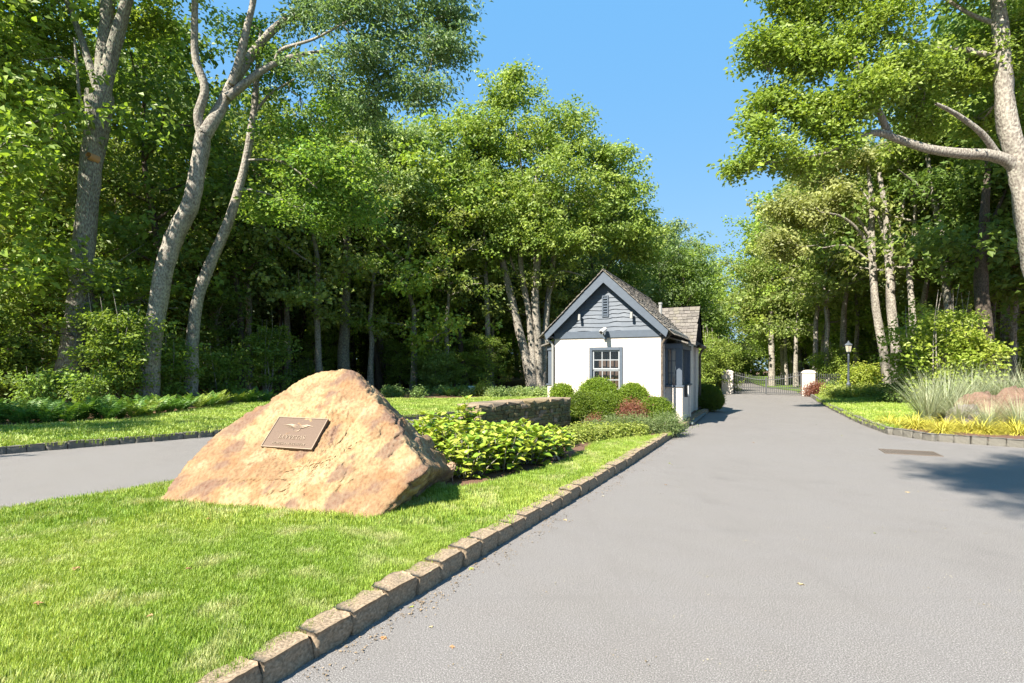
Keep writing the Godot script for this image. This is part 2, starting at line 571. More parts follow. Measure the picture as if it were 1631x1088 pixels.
func kerb(called: String, line: Array, width: float, high: float, long: float, mat: Material, jitter := 1.0, out := 0.0) -> Node3D:
	# a row of rough blocks along a polyline of (x, depth); the blocks lie to the left of its run
	var o := Node3D.new()
	o.name = numbered(called)
	add_child(o)
	o.set_meta("kind", "structure")
	var kinds := []
	for s in 7:
		var b := Builder.new()
		var f := noise(5.0, 3, FastNoiseLite.TYPE_SIMPLEX, 40 + s)
		var m := 6
		# rounded block, built as a displaced grid on each face
		var l := long * 0.5 - 0.003
		for face in 5:
			var k0 := b.v.size()
			for u in m + 1:
				for w in m + 1:
					var a := u / float(m) * 2.0 - 1.0
					var c := w / float(m) * 2.0 - 1.0
					var p: Vector3 = [Vector3(a, 1, c), Vector3(a, c, 1), Vector3(-a, c, -1), Vector3(1, c, -a), Vector3(-1, c, a)][face]
					var soft := p.normalized() * 1.38
					p = p.lerp(Vector3(clampf(soft.x, -1, 1), clampf(soft.y, -1, 1), clampf(soft.z, -1, 1)), 0.34)
					var q := Vector3(p.x * l, p.y * high * 0.5, p.z * width * 0.5)
					q += p.normalized() * f.get_noise_3dv(q * 2.2) * 0.020 * jitter
					b.vert(q, p.normalized())
			for u in m:
				for w in m:
					var e := k0 + u * (m + 1) + w
					b.tri(e, e + 1, e + m + 1)
					b.tri(e + 1, e + m + 2, e + m + 1)
		var st := SurfaceTool.new()
		st.create_from(b.mesh(), 0)
		st.generate_normals()
		kinds.append(st.commit())
	var carry := 0.0
	for k in line.size() - 1:
		var p := Vector3(line[k][0], 0, -line[k][1])
		var q := Vector3(line[k + 1][0], 0, -line[k + 1][1])
		var dir := (q - p).normalized()
		var left := Vector3.UP.cross(dir)
		var run := p.distance_to(q)
		var s := carry
		while s < run:
			var step := long * rnd(0.9, 1.12)
			var at := p + dir * (s + step * 0.5) + left * (width * 0.5 - out + rnd(-0.008, 0.008))
			at.y = high * 0.5 - 0.03 + rnd(-0.008, 0.008)
			var bs := Basis(Vector3.UP, atan2(-dir.z, dir.x) + rnd(-0.03, 0.03)) * Basis(Vector3.RIGHT, rnd(-0.05, 0.05))
			bs = bs.scaled_local(Vector3(step / long, rnd(0.95, 1.05), 1.0))
			part("kerb_stone", kinds[rng.randi() % 7], mat, o, Transform3D(bs, at))
			s += step
		carry = s - run
	return o

# grass tufts strewn over a polygon of (x, depth)
var tuft_mesh: ArrayMesh
func tuft(blades: int, radius: float, length: float, width: float, sd: int, bend := 0.5) -> ArrayMesh:
	var r := RandomNumberGenerator.new()
	r.seed = sd
	var b := Builder.new()
	for k in blades:
		var a := r.randf() * TAU
		var p := Vector3(cos(a), 0, sin(a)) * radius * sqrt(r.randf())
		var h := a + r.randf_range(-1.5, 1.5)
		var out := Vector3(cos(h), 0, sin(h))
		var ln := length * r.randf_range(0.6, 1.2)
		var side := Vector3(-sin(h), 0, cos(h)) * width * 0.5
		var lay := r.randf_range(0.15, 1.0) * bend
		var m := p + Vector3.UP * ln * 0.55 + out * ln * lay * 0.35
		var t := m + Vector3.UP * ln * 0.45 * (1.0 - lay * 0.6) + out * ln * lay * 0.65
		var g := r.randf_range(0.75, 1.25)
		var col := Color(g * r.randf_range(0.85, 1.2), g, g * 0.9)
		b.quad(p - side, p + side, m + side * 0.9, m - side * 0.9, col)
		b.tri3(m - side * 0.9, m + side * 0.9, t, col)
	return b.mesh()

func strew(called: String, label: String, outline: Array, y: float, per_m2: float, mesh: Mesh, size: float, tones: FastNoiseLite, ca: Color, cb: Color, cc: Color, near := 0.0, far := 999.0) -> void:
	var poly := PackedVector2Array()
	var lo := Vector2(1e9, 1e9)
	var hi := -lo
	for p in outline:
		poly.append(Vector2(p[0], p[1]))
		lo = lo.min(poly[-1])
		hi = hi.max(poly[-1])
	lo.y = maxf(lo.y, near)
	hi.y = minf(hi.y, far)
	var total := int((hi.x - lo.x) * (hi.y - lo.y) * per_m2)
	var xf := []
	var cols := []
	for k in total:
		var q := Vector2(rnd(lo.x, hi.x), rnd(lo.y, hi.y))
		if absf(q.x) > q.y * 1.0 + 1.2 or not Geometry2D.is_point_in_polygon(q, poly):
			continue
		var t := tones.get_noise_2d(q.x, q.y)
		var t2 := tones.get_noise_2d(q.x * 4.0 + 90, q.y * 4.0)
		var col := ca.lerp(cb, clampf(t * 1.4 + 0.5, 0, 1)).lerp(cc, clampf(t2 * 1.8 - 0.25, 0, 0.8))
		var m := rnd(0.8, 1.2)
		xf.append(turned(Vector3(q.x, y, -q.y), size * rnd(0.75, 1.2), 0.12))
		cols.append(Color(col.r * m, col.g * m, col.b * m))
	var o := copies(called, mesh, mats.grass, xf, cols, self)
	tag(o, label, "grass")

# ---------- boulder and plaque ----------
var face_n := Vector3.ZERO
var face_p := Vector3.ZERO
func on_face(px: float, py: float, lift := 0.0) -> Vector3:
	var dir := at_depth(px, py, 1.0) - Vector3(0, EYE, 0)
	var o := Vector3(0, EYE, 0)
	var t := (face_p + face_n * lift - o).dot(face_n) / dir.dot(face_n)
	return o + dir * t

func boulder() -> void:
	var a := on_level(255, 802, LAWN)
	var bb := on_level(600, 827, LAWN)
	var peak := at_depth(552, 588, 7.0)
	face_p = a
	face_n = (bb - a).cross(peak - a).normalized()
	if face_n.z < 0:
		face_n = -face_n
	var rim := []
	for q in [[600, 832], [425, 822], [255, 808], [250, 800], [290, 742], [345, 688], [385, 657], [450, 622], [498, 592], [524, 576], [572, 576], [592, 594], [604, 640], [640, 695], [676, 740], [664, 768], [600, 832]]:
		rim.append(on_face(q[0], q[1]))
	var mid := on_face(480, 720) - face_n * 0.75
	mid.y = 0.42
	var planes := [[face_n, (face_p - mid).dot(face_n)]]
	for k in rim.size() - 1:
		if k >= 10 and k <= 14:
			continue
		var p: Vector3 = rim[k]
		var q: Vector3 = rim[k + 1]
		var e := (q - p).normalized()
		var out := e.cross(face_n)
		if out.dot(p - mid) < 0:
			out = -out
		var back := 0.45
		if k in [0, 1, 2]:
			back = 0.3
		elif k in [10, 11, 12, 13]:
			back = -0.05 if k > 11 else 0.2
		elif k in [14, 15]:
			back = 0.55
		var n := (out - face_n * back).normalized()
		planes.append([n, (p - mid).dot(n)])
	# right flank, undercut, back and the buried foot
	var sh := on_face(676, 740)
	var low := on_level(724, 772, LAWN)
	for q in [[on_face(572, 590), on_face(628, 672), at_depth(650, 640, 7.4)], [on_face(625, 675), sh, at_depth(722, 742, 7.6)], [on_face(572, 582), on_face(604, 630), at_depth(614, 598, 7.3)]]:
		var flank: Vector3 = (q[1] - q[0]).cross(q[2] - q[0]).normalized()
		if flank.x < 0:
			flank = -flank
		planes.append([flank, (q[0] - mid).dot(flank)])
	var under := (low - bb).cross(sh - bb).normalized()
	if under.dot(sh - mid) < 0:
		under = -under
	planes.append([under, (sh - mid).dot(under)])
	var crest := Vector3(0.10, 1.0, -0.10).normalized()
	planes.append([crest, (at_depth(545, 594, 6.95) - mid).dot(crest)])
	planes.append([Vector3(0.1, 0.45, -1).normalized(), 1.3])
	planes.append([Vector3(0.9, 0.1, -0.6).normalized(), (low - mid).dot(Vector3(0.9, 0.1, -0.6).normalized())])
	var strata := noise(1.0, 4, FastNoiseLite.TYPE_SIMPLEX, 21)
	var lumps := noise(0.8, 5, FastNoiseLite.TYPE_SIMPLEX_SMOOTH, 22)
	var chips := noise(2.2, 2, FastNoiseLite.TYPE_CELLULAR, 23)
	chips.cellular_return_type = FastNoiseLite.RETURN_CELL_VALUE
	chips.domain_warp_enabled = true
	chips.domain_warp_amplitude = 0.5
	var seams := noise(0.7, 4, FastNoiseLite.TYPE_SIMPLEX_SMOOTH, 24)
	var hue := noise(0.9, 4, FastNoiseLite.TYPE_SIMPLEX_SMOOTH, 25)
	var hue2 := noise(2.6, 5, FastNoiseLite.TYPE_SIMPLEX_SMOOTH, 26)
	var b := Builder.new()
	var cols := 400
	var rows := 230
	# the grid's pole lies at the back, so that the front is even
	var zx := Basis(Vector3.RIGHT, PI / 2)
	for r in rows + 1:
		for c in cols:
			var th := PI * r / rows
			var ph := TAU * c / cols
			var dir := zx * Vector3(sin(th) * cos(ph), cos(th), sin(th) * sin(ph))
			var dists := []
			var least := 1e9
			for p in planes:
				var k: float = dir.dot(p[0])
				if k > 0.02:
					var t: float = p[1] / k
					dists.append(t)
					least = minf(least, t)
			var acc := 0.0
			for t in dists:
				acc += exp(-(t - least) / 0.030)
			var rad: float = minf(least - 0.030 * log(acc), 3.2) + 0.02
			var p := dir * rad
			var on_front := clampf((p.dot(face_n) / planes[0][1] - 0.85) * 8.0, 0, 1)
			var right := clampf((p.x - 0.35) * 1.3, 0, 1)
			# bedding planes run up to the right: broken ledges toward the right end
			var bed := p.y * 0.85 - p.x * 0.42 + 0.25 * lumps.get_noise_3dv(p * 0.8)
			var saw := fposmod(bed * 4.3 + 0.6 * strata.get_noise_3dv(p * 0.9), 1.0)
			var ledge := (saw - 0.5) * clampf(strata.get_noise_3dv(p * 0.7) * 3.0 + 0.75, 0, 1)
			var w := 0.045 * lumps.get_noise_3dv(p * 1.3) + 0.018 * lumps.get_noise_3dv(p * 5.0) + 0.014 * strata.get_noise_3dv(p * 14.0)
			w += 0.045 * chips.get_noise_3dv(p * Vector3(0.6, 0.8, 0.6)) * lerpf(1.0, 0.45, on_front)
			w += ledge * lerpf(0.030, 0.15, right)
			var seam := absf(seams.get_noise_3d(p.x * 0.9 + p.y * 1.1, p.y * 1.6 - p.x * 0.8, p.z))
			w -= 0.045 * clampf(1.0 - seam * 30.0, 0, 1) * lerpf(0.4, 1.0, right)
			p += dir * w
			# pigments of the stone: cream, ochre, rust, plum
			var h := hue.get_noise_3dv(p * 1.5)
			var g := hue2.get_noise_3dv(p)
			# veins follow the bedding
			var along := p.dot(Vector3(0.67, 0.74, 0.0))
			var across := p.dot(Vector3(-0.55, 0.80, 0.25))
			var vein := hue2.get_noise_3d(along * 0.6, across * 1.8, p.z * 0.5 + 7.0)
			var col := Color(0.245, 0.168, 0.098).lerp(Color(0.335, 0.262, 0.152), clampf(h * 3.4 + 0.35, 0, 1))
			col = col.lerp(Color(0.220, 0.118, 0.054), clampf(g * 3.2 - 0.45, 0, 0.6))
			col = col.lerp(Color(0.165, 0.108, 0.088), clampf(vein * 4.0 - 0.55, 0, 0.8))
			col = col.lerp(Color(0.350, 0.290, 0.190), clampf(-vein * 4.0 - 0.9, 0, 0.7))
			b.vert(mid + p, dir, col)
	for r in rows:
		for c in cols:
			var e := r * cols + c
			var f := r * cols + (c + 1) % cols
			b.tri(e, f, e + cols)
			b.tri(f, f + cols, e + cols)
	var st := SurfaceTool.new()
	st.create_from(b.mesh(), 0)
	st.generate_normals()
	var o := part("boulder", st.commit(), mats.rock, self)
	tag(o, "large tan sandstone boulder with rust veins set in the grass island", "boulder")
	# bronze plaque on the sloping face
	var tl := on_face(443, 664, 0.035)
	var tr := on_face(521, 667, 0.035)
	var bl := on_face(416, 711, 0.035)
	var br := on_face(498, 717, 0.035)
	var ctr := (tl + tr + bl + br) / 4.0
	var x := (tr - tl + br - bl).normalized()
	var wide := (tr - tl + br - bl).length() / 2.0
	var up := face_n.cross(x).normalized()
	var high := absf((tl - bl).dot(up) + (tr - br).dot(up)) / 2.0
	var t := Transform3D(Basis(x, up, face_n), ctr)
	var pl := thing("plaque", ctr, "bronze plaque with bird emblem and raised lettering on the boulder face", "plaque")
	pl.transform = t
	var pb := Builder.new()
	pb.box(Vector3(-wide / 2, -high / 2, -0.05), Vector3(wide / 2, high / 2, 0.0), Transform3D.IDENTITY, 0.004)
	part("plate", pb.mesh(), mats.bronze, pl)
	var fb := Builder.new()
	var e := 0.012
	fb.box(Vector3(-wide / 2, -high / 2, 0.0), Vector3(wide / 2, -high / 2 + e, 0.008), Transform3D.IDENTITY, 0.002)
	fb.box(Vector3(-wide / 2, high / 2 - e, 0.0), Vector3(wide / 2, high / 2, 0.008), Transform3D.IDENTITY, 0.002)
	fb.box(Vector3(-wide / 2, -high / 2 + e, 0.0), Vector3(-wide / 2 + e, high / 2 - e, 0.008), Transform3D.IDENTITY, 0.002)
	fb.box(Vector3(wide / 2 - e, -high / 2 + e, 0.0), Vector3(wide / 2, high / 2 - e, 0.008), Transform3D.IDENTITY, 0.002)
	part("rim", fb.mesh(), mats.bronze_light, pl)
	var em := Builder.new()
	for s in [-1.0, 1.0]:
		for k in 3:
			var y0 := high * (0.22 - 0.035 * k)
			var ln := wide * (0.31 - 0.06 * k)
			em.quad(Vector3(0, y0, 0.003), Vector3(s * ln * 0.5, y0 + 0.022 - 0.004 * k, 0.005), Vector3(s * ln, y0 - 0.004, 0.003), Vector3(s * ln * 0.5, y0 + 0.008, 0.005))
	var ring := []
	for k in 13:
		var an := -PI * k / 12.0
		ring.append(Vector3(cos(an) * wide * 0.07, high * 0.14 + sin(an) * wide * 0.07, 0.003))
	em.tube(ring, taper(0.0035, 0.0035, 13), 5)
	part("emblem", em.mesh(), mats.bronze_light, pl)
	for row in [["LEVVETAS", -0.16, 0.0022], ["HOMES ASSOCIATION", -0.37, 0.0013]]:
		var tm := TextMesh.new()
		var font := SystemFont.new()
		font.font_names = PackedStringArray(["Droid Serif"])
		tm.font = font
		tm.text = row[0]
		tm.font_size = 32
		tm.pixel_size = row[2]
		tm.depth = 0.006
		part("lettering", tm, mats.bronze_light, pl, Transform3D(Basis.IDENTITY, Vector3(0.0, high * row[1], 0.003)))

# ---------- gatehouse ----------
const HX := 1.48       # half width of the gable wall
const HW := 2.36       # top of the white wall
const RIDGE := 4.15
const LONG := 6.2
func house_box(called: String, lo: Vector3, hi: Vector3, mat: Material, parent: Node, bevel := 0.006) -> MeshInstance3D:
	var b := Builder.new()
	b.box(lo, hi, Transform3D.IDENTITY, bevel)
	return part(called, b.mesh(), mat, parent)

func shingle_kinds() -> Array:
	var out := []
	for k in 6:
		var b := Builder.new()
		var tone := rnd(0.62, 1.25)
		var col := Color(tone, tone * rnd(0.94, 1.0), tone * rnd(0.86, 1.0))
		var th := 0.018
		# unit shake: x across 0..1, z down the slope 0..1 (metres set by scale)
		b.quad(Vector3(0.02, 0.004, 0), Vector3(0.98, 0.004, 0), Vector3(0.98, th, 1.0), Vector3(0.02, th, 1.0 + rnd(-0.06, 0.06)), col)
		b.quad(Vector3(0.02, th, 1.0), Vector3(0.98, th, 1.0), Vector3(0.98, -0.004, 1.0), Vector3(0.02, -0.004, 1.0), col)
		b.quad(Vector3(0.02, 0.004, 0), Vector3(0.02, th, 1), Vector3(0.02, -0.004, 1), Vector3(0.02, -0.004, 0), col)
		b.quad(Vector3(0.98, 0.004, 0), Vector3(0.98, -0.004, 0), Vector3(0.98, -0.004, 1), Vector3(0.98, th, 1), col)
		out.append(b.mesh())
	return out

func shake_fits(p: Vector3, keep: int) -> bool:
	if keep == 1:     # main slope: not where the cross gable stands
		return not (p.x > 0.4 and p.z < -2.95 and p.z > -5.25 and p.y < 3.50 - absf(p.z + 4.1))
	if keep == 2:     # cross gable: only above the main slope
		return p.y > RIDGE - absf(p.x) * (RIDGE - 2.55) / 1.66 - 0.06
	return true

# cover a slope with shakes: origin at its upper near corner, along = run of the ridge, down = run of the slope
func shake_slope(parent: Node, kinds: Array, o: Vector3, along: Vector3, down: Vector3, run: float, fall: float, singles: int, keep := 0) -> void:
	var nn := down.cross(along).normalized()
	if nn.y < 0:
		nn = -nn
	var joined := SurfaceTool.new()
	joined.begin(Mesh.PRIMITIVE_TRIANGLES)
	var rest := 0
	var places := []
	var rows := int(fall / 0.15)
	for r in rows + 1:
		var x := -0.02
		while x < run:
			var w := rnd(0.10, 0.21)
			w = minf(w, run + 0.02 - x)
			var p := o + along * x + down * (r * fall / rows - 0.06) + nn * (0.012 + rnd(0.0, 0.006))
			if w > 0.04 and shake_fits(p + along * w * 0.5, keep):
				var tip := down.rotated(along, (0.05 if along.cross(down).dot(nn) > 0 else -0.05) * rnd(0.4, 1.4))
				places.append([x, Transform3D(Basis(along * w, nn, tip * (0.235 + rnd(-0.02, 0.025))), p)])
			x += w
	places.sort_custom(func(a, b): return a[0] < b[0])
	for k in places.size():
		var m: Mesh = kinds[rng.randi() % kinds.size()]
		if k < singles:
			part("shingle", m, mats.shake, parent, places[k][1])
		else:
			joined.append_from(m, 0, places[k][1])
			rest += 1
	if rest:
		part("shingle_field", joined.commit(), mats.shake, parent, Transform3D.IDENTITY, true)

func sash_window(parent: Node, t: Transform3D, wide: float, high: float, nx: int, ny: int, blind := true) -> void:
	# in the plane z = 0 of t, looking out along +z; origin at the lower left corner of the opening
	var w := Node3D.new()
	w.name = "window"
	parent.add_child(w, true)
	w.transform = t
	var c := 0.085
	var b := Builder.new()
	b.box(Vector3(-c, -0.03, -0.06), Vector3(0, high + c, 0.03), Transform3D.IDENTITY, 0.006)
	b.box(Vector3(wide, -0.03, -0.06), Vector3(wide + c, high + c, 0.03), Transform3D.IDENTITY, 0.006)
	b.box(Vector3(0, high, -0.06), Vector3(wide, high + c, 0.03), Transform3D.IDENTITY, 0.006)
	part("frame", b.mesh(), mats.trim, w)
	var sb := Builder.new()
	sb.box(Vector3(-c - 0.02, -0.09, -0.06), Vector3(wide + c + 0.02, -0.03, 0.06), Transform3D.IDENTITY, 0.008)
	part("sill", sb.mesh(), mats.trim, w)
	var half := high / 2.0
	for s in 2:
		var y0 := -0.03 + s * (half + 0.03)
		var y1 := y0 + half + (0.03 if s == 0 else 0.0)
		var z := -0.05 if s == 0 else -0.025
		var f := 0.04
		var sash := Builder.new()
		sash.box(Vector3(0, y0, z - 0.02), Vector3(f, y1, z + 0.012), Transform3D.IDENTITY, 0.004)
		sash.box(Vector3(wide - f, y0, z - 0.02), Vector3(wide, y1, z + 0.012), Transform3D.IDENTITY, 0.004)
		sash.box(Vector3(f, y0, z - 0.02), Vector3(wide - f, y0 + f, z + 0.012), Transform3D.IDENTITY, 0.004)
		sash.box(Vector3(f, y1 - f, z - 0.02), Vector3(wide - f, y1, z + 0.012), Transform3D.IDENTITY, 0.004)
		for k in range(1, nx):
			var x := f + (wide - 2 * f) * k / nx
			sash.box(Vector3(x - 0.011, y0 + f, z - 0.012), Vector3(x + 0.011, y1 - f, z + 0.006), Transform3D.IDENTITY, 0.003)
		for k in range(1, ny):
			var y := y0 + f + (y1 - y0 - 2 * f) * k / ny
			sash.box(Vector3(f, y - 0.011, z - 0.014), Vector3(wide - f, y + 0.011, z + 0.004), Transform3D.IDENTITY, 0.003)
		part("sash", sash.mesh(), mats.sash, w)
		var pw := (wide - 2 * f) / nx
		var ph := (y1 - y0 - 2 * f) / ny
		for kx in nx:
			for ky in ny:
				var g := Builder.new()
				var p := Vector3(f + pw * kx + 0.004, y0 + f + ph * ky + 0.004, z - 0.009)
				g.quad(p, p + Vector3(0, ph - 0.008, 0), p + Vector3(pw - 0.008, ph - 0.008, 0), p + Vector3(pw - 0.008, 0, 0))
				part("pane", g.mesh(), mats.glass, w)
	if blind:
		var bl := Builder.new()
		for k in 7:
			var x := wide * k / 7.0
			bl.box(Vector3(x + 0.004, -0.02, -0.24), Vector3(x + wide / 7.0 - 0.004, high, -0.225), Transform3D(Basis.IDENTITY, Vector3(0, 0, -0.02 * (k % 2))), 0.003)
		part("shutter", bl.mesh(), mats.shutter, w)

func gatehouse() -> void:
	rng.seed = 5
	var h := thing("gatehouse", Vector3(2.56, LAWN - 0.04, -14.6), "small white stucco gatehouse with slate blue gable and wooden shingle roof", "gatehouse", "", -deg_to_rad(25.0))
	# white walls; the front one has the window opening cut out
	var wx0 := -0.37
	var wx1 := 0.39
	var wy0 := 0.96
	var wy1 := 2.02
	var b := Builder.new()
	for q in [[Vector3(-HX, -0.1, -0.2), Vector3(wx0, HW, 0)], [Vector3(wx1, -0.1, -0.2), Vector3(HX, HW, 0)], [Vector3(wx0, -0.1, -0.2), Vector3(wx1, wy0, 0)], [Vector3(wx0, wy1, -0.2), Vector3(wx1, HW, 0)]]:
		b.box(q[0], q[1])
	part("wall", b.mesh(), mats.stucco, h)
	for s in [-1.0, 1.0]:
		var w := Builder.new()
		var x0: float = minf(s * HX, s * (HX - 0.2))
		var x1: float = maxf(s * HX, s * (HX - 0.2))
		w.box(Vector3(x0, -0.1, -0.68), Vector3(x1, HW + 0.3, -0.2))
		w.box(Vector3(x0, -0.1, -LONG), Vector3(x1, HW + 0.3, -2.6))
		w.box(Vector3(x0, 2.1, -2.6), Vector3(x1, HW + 0.3, -0.68))
		part("wall", w.mesh(), mats.stucco, h)
	house_box("wall", Vector3(-HX + 0.2, -0.1, -LONG), Vector3(HX - 0.2, HW, -LONG + 0.2), mats.stucco, h, 0.0)
	house_box("floor", Vector3(-HX + 0.2, -0.1, -LONG + 0.2), Vector3(HX - 0.2, 0.05, -0.2), mats.wood_inside, h, 0.0)
	house_box("ceiling", Vector3(-HX + 0.2, HW - 0.05, -LONG + 0.2), Vector3(HX - 0.2, HW, -0.2), mats.wood_inside, h, 0.0)
	sash_window(h, Transform3D(Basis.IDENTITY, Vector3(wx0, wy0, 0.0)), wx1 - wx0, wy1 - wy0, 3, 2)
	# gable: band board, wavy-edged boards, backing, rakes
	var slope := (RIDGE - 2.55) / 1.66
	var gable := Builder.new()
	var top := RIDGE - 0.12
	gable.tri3(Vector3(-HX, HW, -0.03), Vector3(0, top, -0.03), Vector3(HX, HW, -0.03))
	var rear := Builder.new()
	rear.tri3(Vector3(-HX, HW, -LONG + 0.03), Vector3(HX, HW, -LONG + 0.03), Vector3(0, top, -LONG + 0.03))
	part("gable", rear.mesh(), mats.trim_dark, h)
	var gb := part("gable", gable.mesh(), mats.trim_dark, h)
	house_box("band_board", Vector3(-HX - 0.01, HW, -0.028), Vector3(HX + 0.01, HW + 0.19, 0.035), mats.trim, gb)
	var y := HW + 0.19
	var k := 0
	var wave := noise(1.1, 2, FastNoiseLite.TYPE_SIMPLEX, 61)
	while y < top - 0.1:
		var hh := 0.115
		var x1 := (top - y) / slope
		var x2 := maxf((top - y - hh) / slope, 0.01)
		var pb := Builder.new()
		var seg := 24
		for s in seg:
			var u0 := s / float(seg) * 2 - 1
			var u1 := (s + 1) / float(seg) * 2 - 1
			var w0 := -0.012 + minf(0.0, wave.get_noise_2d(u0 * x1 * 1.2, k * 7.3)) * -0.05
			var w1 := -0.012 + minf(0.0, wave.get_noise_2d(u1 * x1 * 1.2, k * 7.3)) * -0.05
			var a := Vector3(u0 * x1, y + w0, 0.022)
			var c := Vector3(u1 * x1, y + w1, 0.022)
			var d := Vector3(u1 * x2, y + hh + 0.03, -0.004)
			var e := Vector3(u0 * x2, y + hh + 0.03, -0.004)
			pb.quad(a, e, d, c)
			pb.quad(a, c, c - Vector3(0, 0, 0.03), a - Vector3(0, 0, 0.03))
		part("siding_board", pb.mesh(), mats.trim, gb)
		y += hh
		k += 1
	# louvred vent
	var vn := Builder.new()
	vn.box(Vector3(-0.09, 2.93, 0.0), Vector3(-0.055, 3.52, 0.045), Transform3D.IDENTITY, 0.004)
	vn.box(Vector3(0.055, 2.93, 0.0), Vector3(0.09, 3.52, 0.045), Transform3D.IDENTITY, 0.004)
	vn.box(Vector3(-0.055, 2.93, 0.0), Vector3(0.055, 2.97, 0.045), Transform3D.IDENTITY, 0.004)
	vn.box(Vector3(-0.055, 3.48, 0.0), Vector3(0.055, 3.52, 0.045), Transform3D.IDENTITY, 0.004)
	var vent := part("vent", vn.mesh(), mats.trim, gb)
	house_box("vent_back", Vector3(-0.055, 2.97, 0.012), Vector3(0.055, 3.48, 0.024), mats.trim, vent, 0.0)
	for q in 7:
		var sl := Builder.new()
		sl.box(Vector3(-0.052, -0.004, -0.022), Vector3(0.052, 0.004, 0.022), Transform3D(Basis(Vector3.RIGHT, 0.7), Vector3(0, 3.0 + q * 0.072, 0.040)))
		part("louvre", sl.mesh(), mats.trim, vent)
	# roof: deck, rake boards, shakes
	var dl := Vector2(1.70, 1.70 * slope).length()
	var dk := Builder.new()
	for s in [-1.0, 1.0]:
		var dn := Vector3(s * 1.70, -1.70 * slope, 0).normalized()
		var nn := Vector3(s * slope, 1, 0).normalized()
		var p := Vector3(0, RIDGE, 0.24)
		var q := p + dn * dl
		var back := Vector3(0, 0, -LONG - 0.44)
		dk.quad(p, p + back, q + back, q)
		dk.quad(p - nn * 0.05, q - nn * 0.05, q + back - nn * 0.05, p + back - nn * 0.05)
		dk.quad(q, q + back, q + back - nn * 0.05, q - nn * 0.05)
	var roof := part("roof", dk.mesh(), mats.trim_dark, h)
	var kinds := shingle_kinds()
	shake_slope(roof, kinds, Vector3(0, RIDGE, 0.27), Vector3(0, 0, -1), Vector3(1.70, -1.70 * slope, 0).normalized(), LONG + 0.48, dl + 0.03, 240, 1)
	shake_slope(roof, kinds, Vector3(0, RIDGE, 0.27), Vector3(0, 0, -1), Vector3(-1.70, -1.70 * slope, 0).normalized(), LONG + 0.48, dl + 0.03, 50)
	for q in 20:
		var rc := Builder.new()
		rc.box(Vector3(-0.10, -0.012, -0.2), Vector3(0.0, 0.012, 0.2), Transform3D(Basis(Vector3.BACK, 0.72), Vector3(0, RIDGE + 0.05, 0.05 - q * 0.33)), 0.003, Color.WHITE * rnd(0.7, 1.1))
		rc.box(Vector3(0.0, -0.012, -0.2), Vector3(0.10, 0.012, 0.2), Transform3D(Basis(Vector3.BACK, -0.72), Vector3(0, RIDGE + 0.054, 0.05 - q * 0.33)), 0.003, Color.WHITE * rnd(0.7, 1.1))
		part("ridge_cap", rc.mesh(), mats.shake, roof)
	for s in [-1.0, 1.0]:
		var rb := Builder.new()
		var dn := Vector3(s * 1.70, -1.70 * slope, 0).normalized()
		var nn := Vector3(s * slope, 1, 0).normalized()
		var z := 0.245
		var p := Vector3(0, RIDGE - 0.005, z)
		var q := p + dn * (dl + 0.005)
		var drop := Vector3(0, -0.30, 0)
		rb.quad(p, q, q + Vector3(0, -0.17, 0) - Vector3(s * 0.06, 0, 0), p + drop)
		rb.quad(p + drop, q + Vector3(0, -0.17, 0) - Vector3(s * 0.06, 0, 0), q + Vector3(-s * 0.06, -0.17, -0.05), p + drop + Vector3(0, 0, -0.05))
		rb.quad(p + Vector3(0, 0, -0.05), q + Vector3(0, 0, -0.05), q + Vector3(-s * 0.06, -0.17, -0.05), p + drop + Vector3(0, 0, -0.05))
		rb.quad(q, q + Vector3(0, 0, -0.05), q + Vector3(-s * 0.06, -0.17, -0.05), q + Vector3(-s * 0.06, -0.17, 0))
		part("rake_board", rb.mesh(), mats.trim, roof)
		# soffit return at the eave and gutter
		house_box("soffit", Vector3(minf(s * HX, s * 1.70), 2.40, -LONG - 0.1), Vector3(maxf(s * HX, s * 1.70), 2.44, 0.19), mats.trim_dark, roof)
		house_box("frieze_board", Vector3(minf(s * (HX + 0.002), s * (HX + 0.03)), 2.18, -LONG), Vector3(maxf(s * (HX + 0.002), s * (HX + 0.03)), 2.40, -0.02), mats.trim, roof)
		var gt := Builder.new()
		gt.tube([Vector3(s * 1.74, 2.50, 0.22), Vector3(s * 1.74, 2.49, -3.0 if s > 0 else -LONG)], [0.06, 0.06], 8)
		part("gutter", gt.mesh(), mats.grey_plastic, roof)
		var dp := Builder.new()
		dp.tube([Vector3(s * 1.73, 2.47, 0.12), Vector3(s * 1.70, 2.36, 0.11), Vector3(s * 1.58, 2.27, 0.07), Vector3(s * 1.52, 2.18, 0.05), Vector3(s * 1.52, 1.2, 0.05), Vector3(s * 1.52, 0.1, 0.05)], taper(0.035, 0.035, 6), 8)
		part("downspout", dp.mesh(), mats.grey_plastic if s < 0 else mats.bark_dark, h)
	# cross gable toward the drive
	var wr := 3.52
	var wz := -4.1
	var we := 2.0
	var hwid := 1.16
	var wb := Builder.new()
	wb.box(Vector3(HX, -0.1, wz - 1.0), Vector3(1.74, 2.45, wz + 0.15))
	wb.box(Vector3(HX, -0.1, wz + 0.75), Vector3(1.74, 2.45, wz + 1.0))
	wb.box(Vector3(HX, 2.1, wz + 0.15), Vector3(1.74, 2.45, wz + 0.75))
	part("wall", wb.mesh(), mats.stucco, h)
	house_box("door", Vector3(HX + 0.004, 0.02, wz + 0.17), Vector3(HX + 0.06, 2.09, wz + 0.73), mats.trim, h)
	var wg := Builder.new()
	wg.tri3(Vector3(1.75, 2.38, wz + 1.1), Vector3(1.75, wr - 0.06, wz), Vector3(1.75, 2.38, wz - 1.1))
	part("gable", wg.mesh(), mats.trim_dark, h)
	var wd := Builder.new()
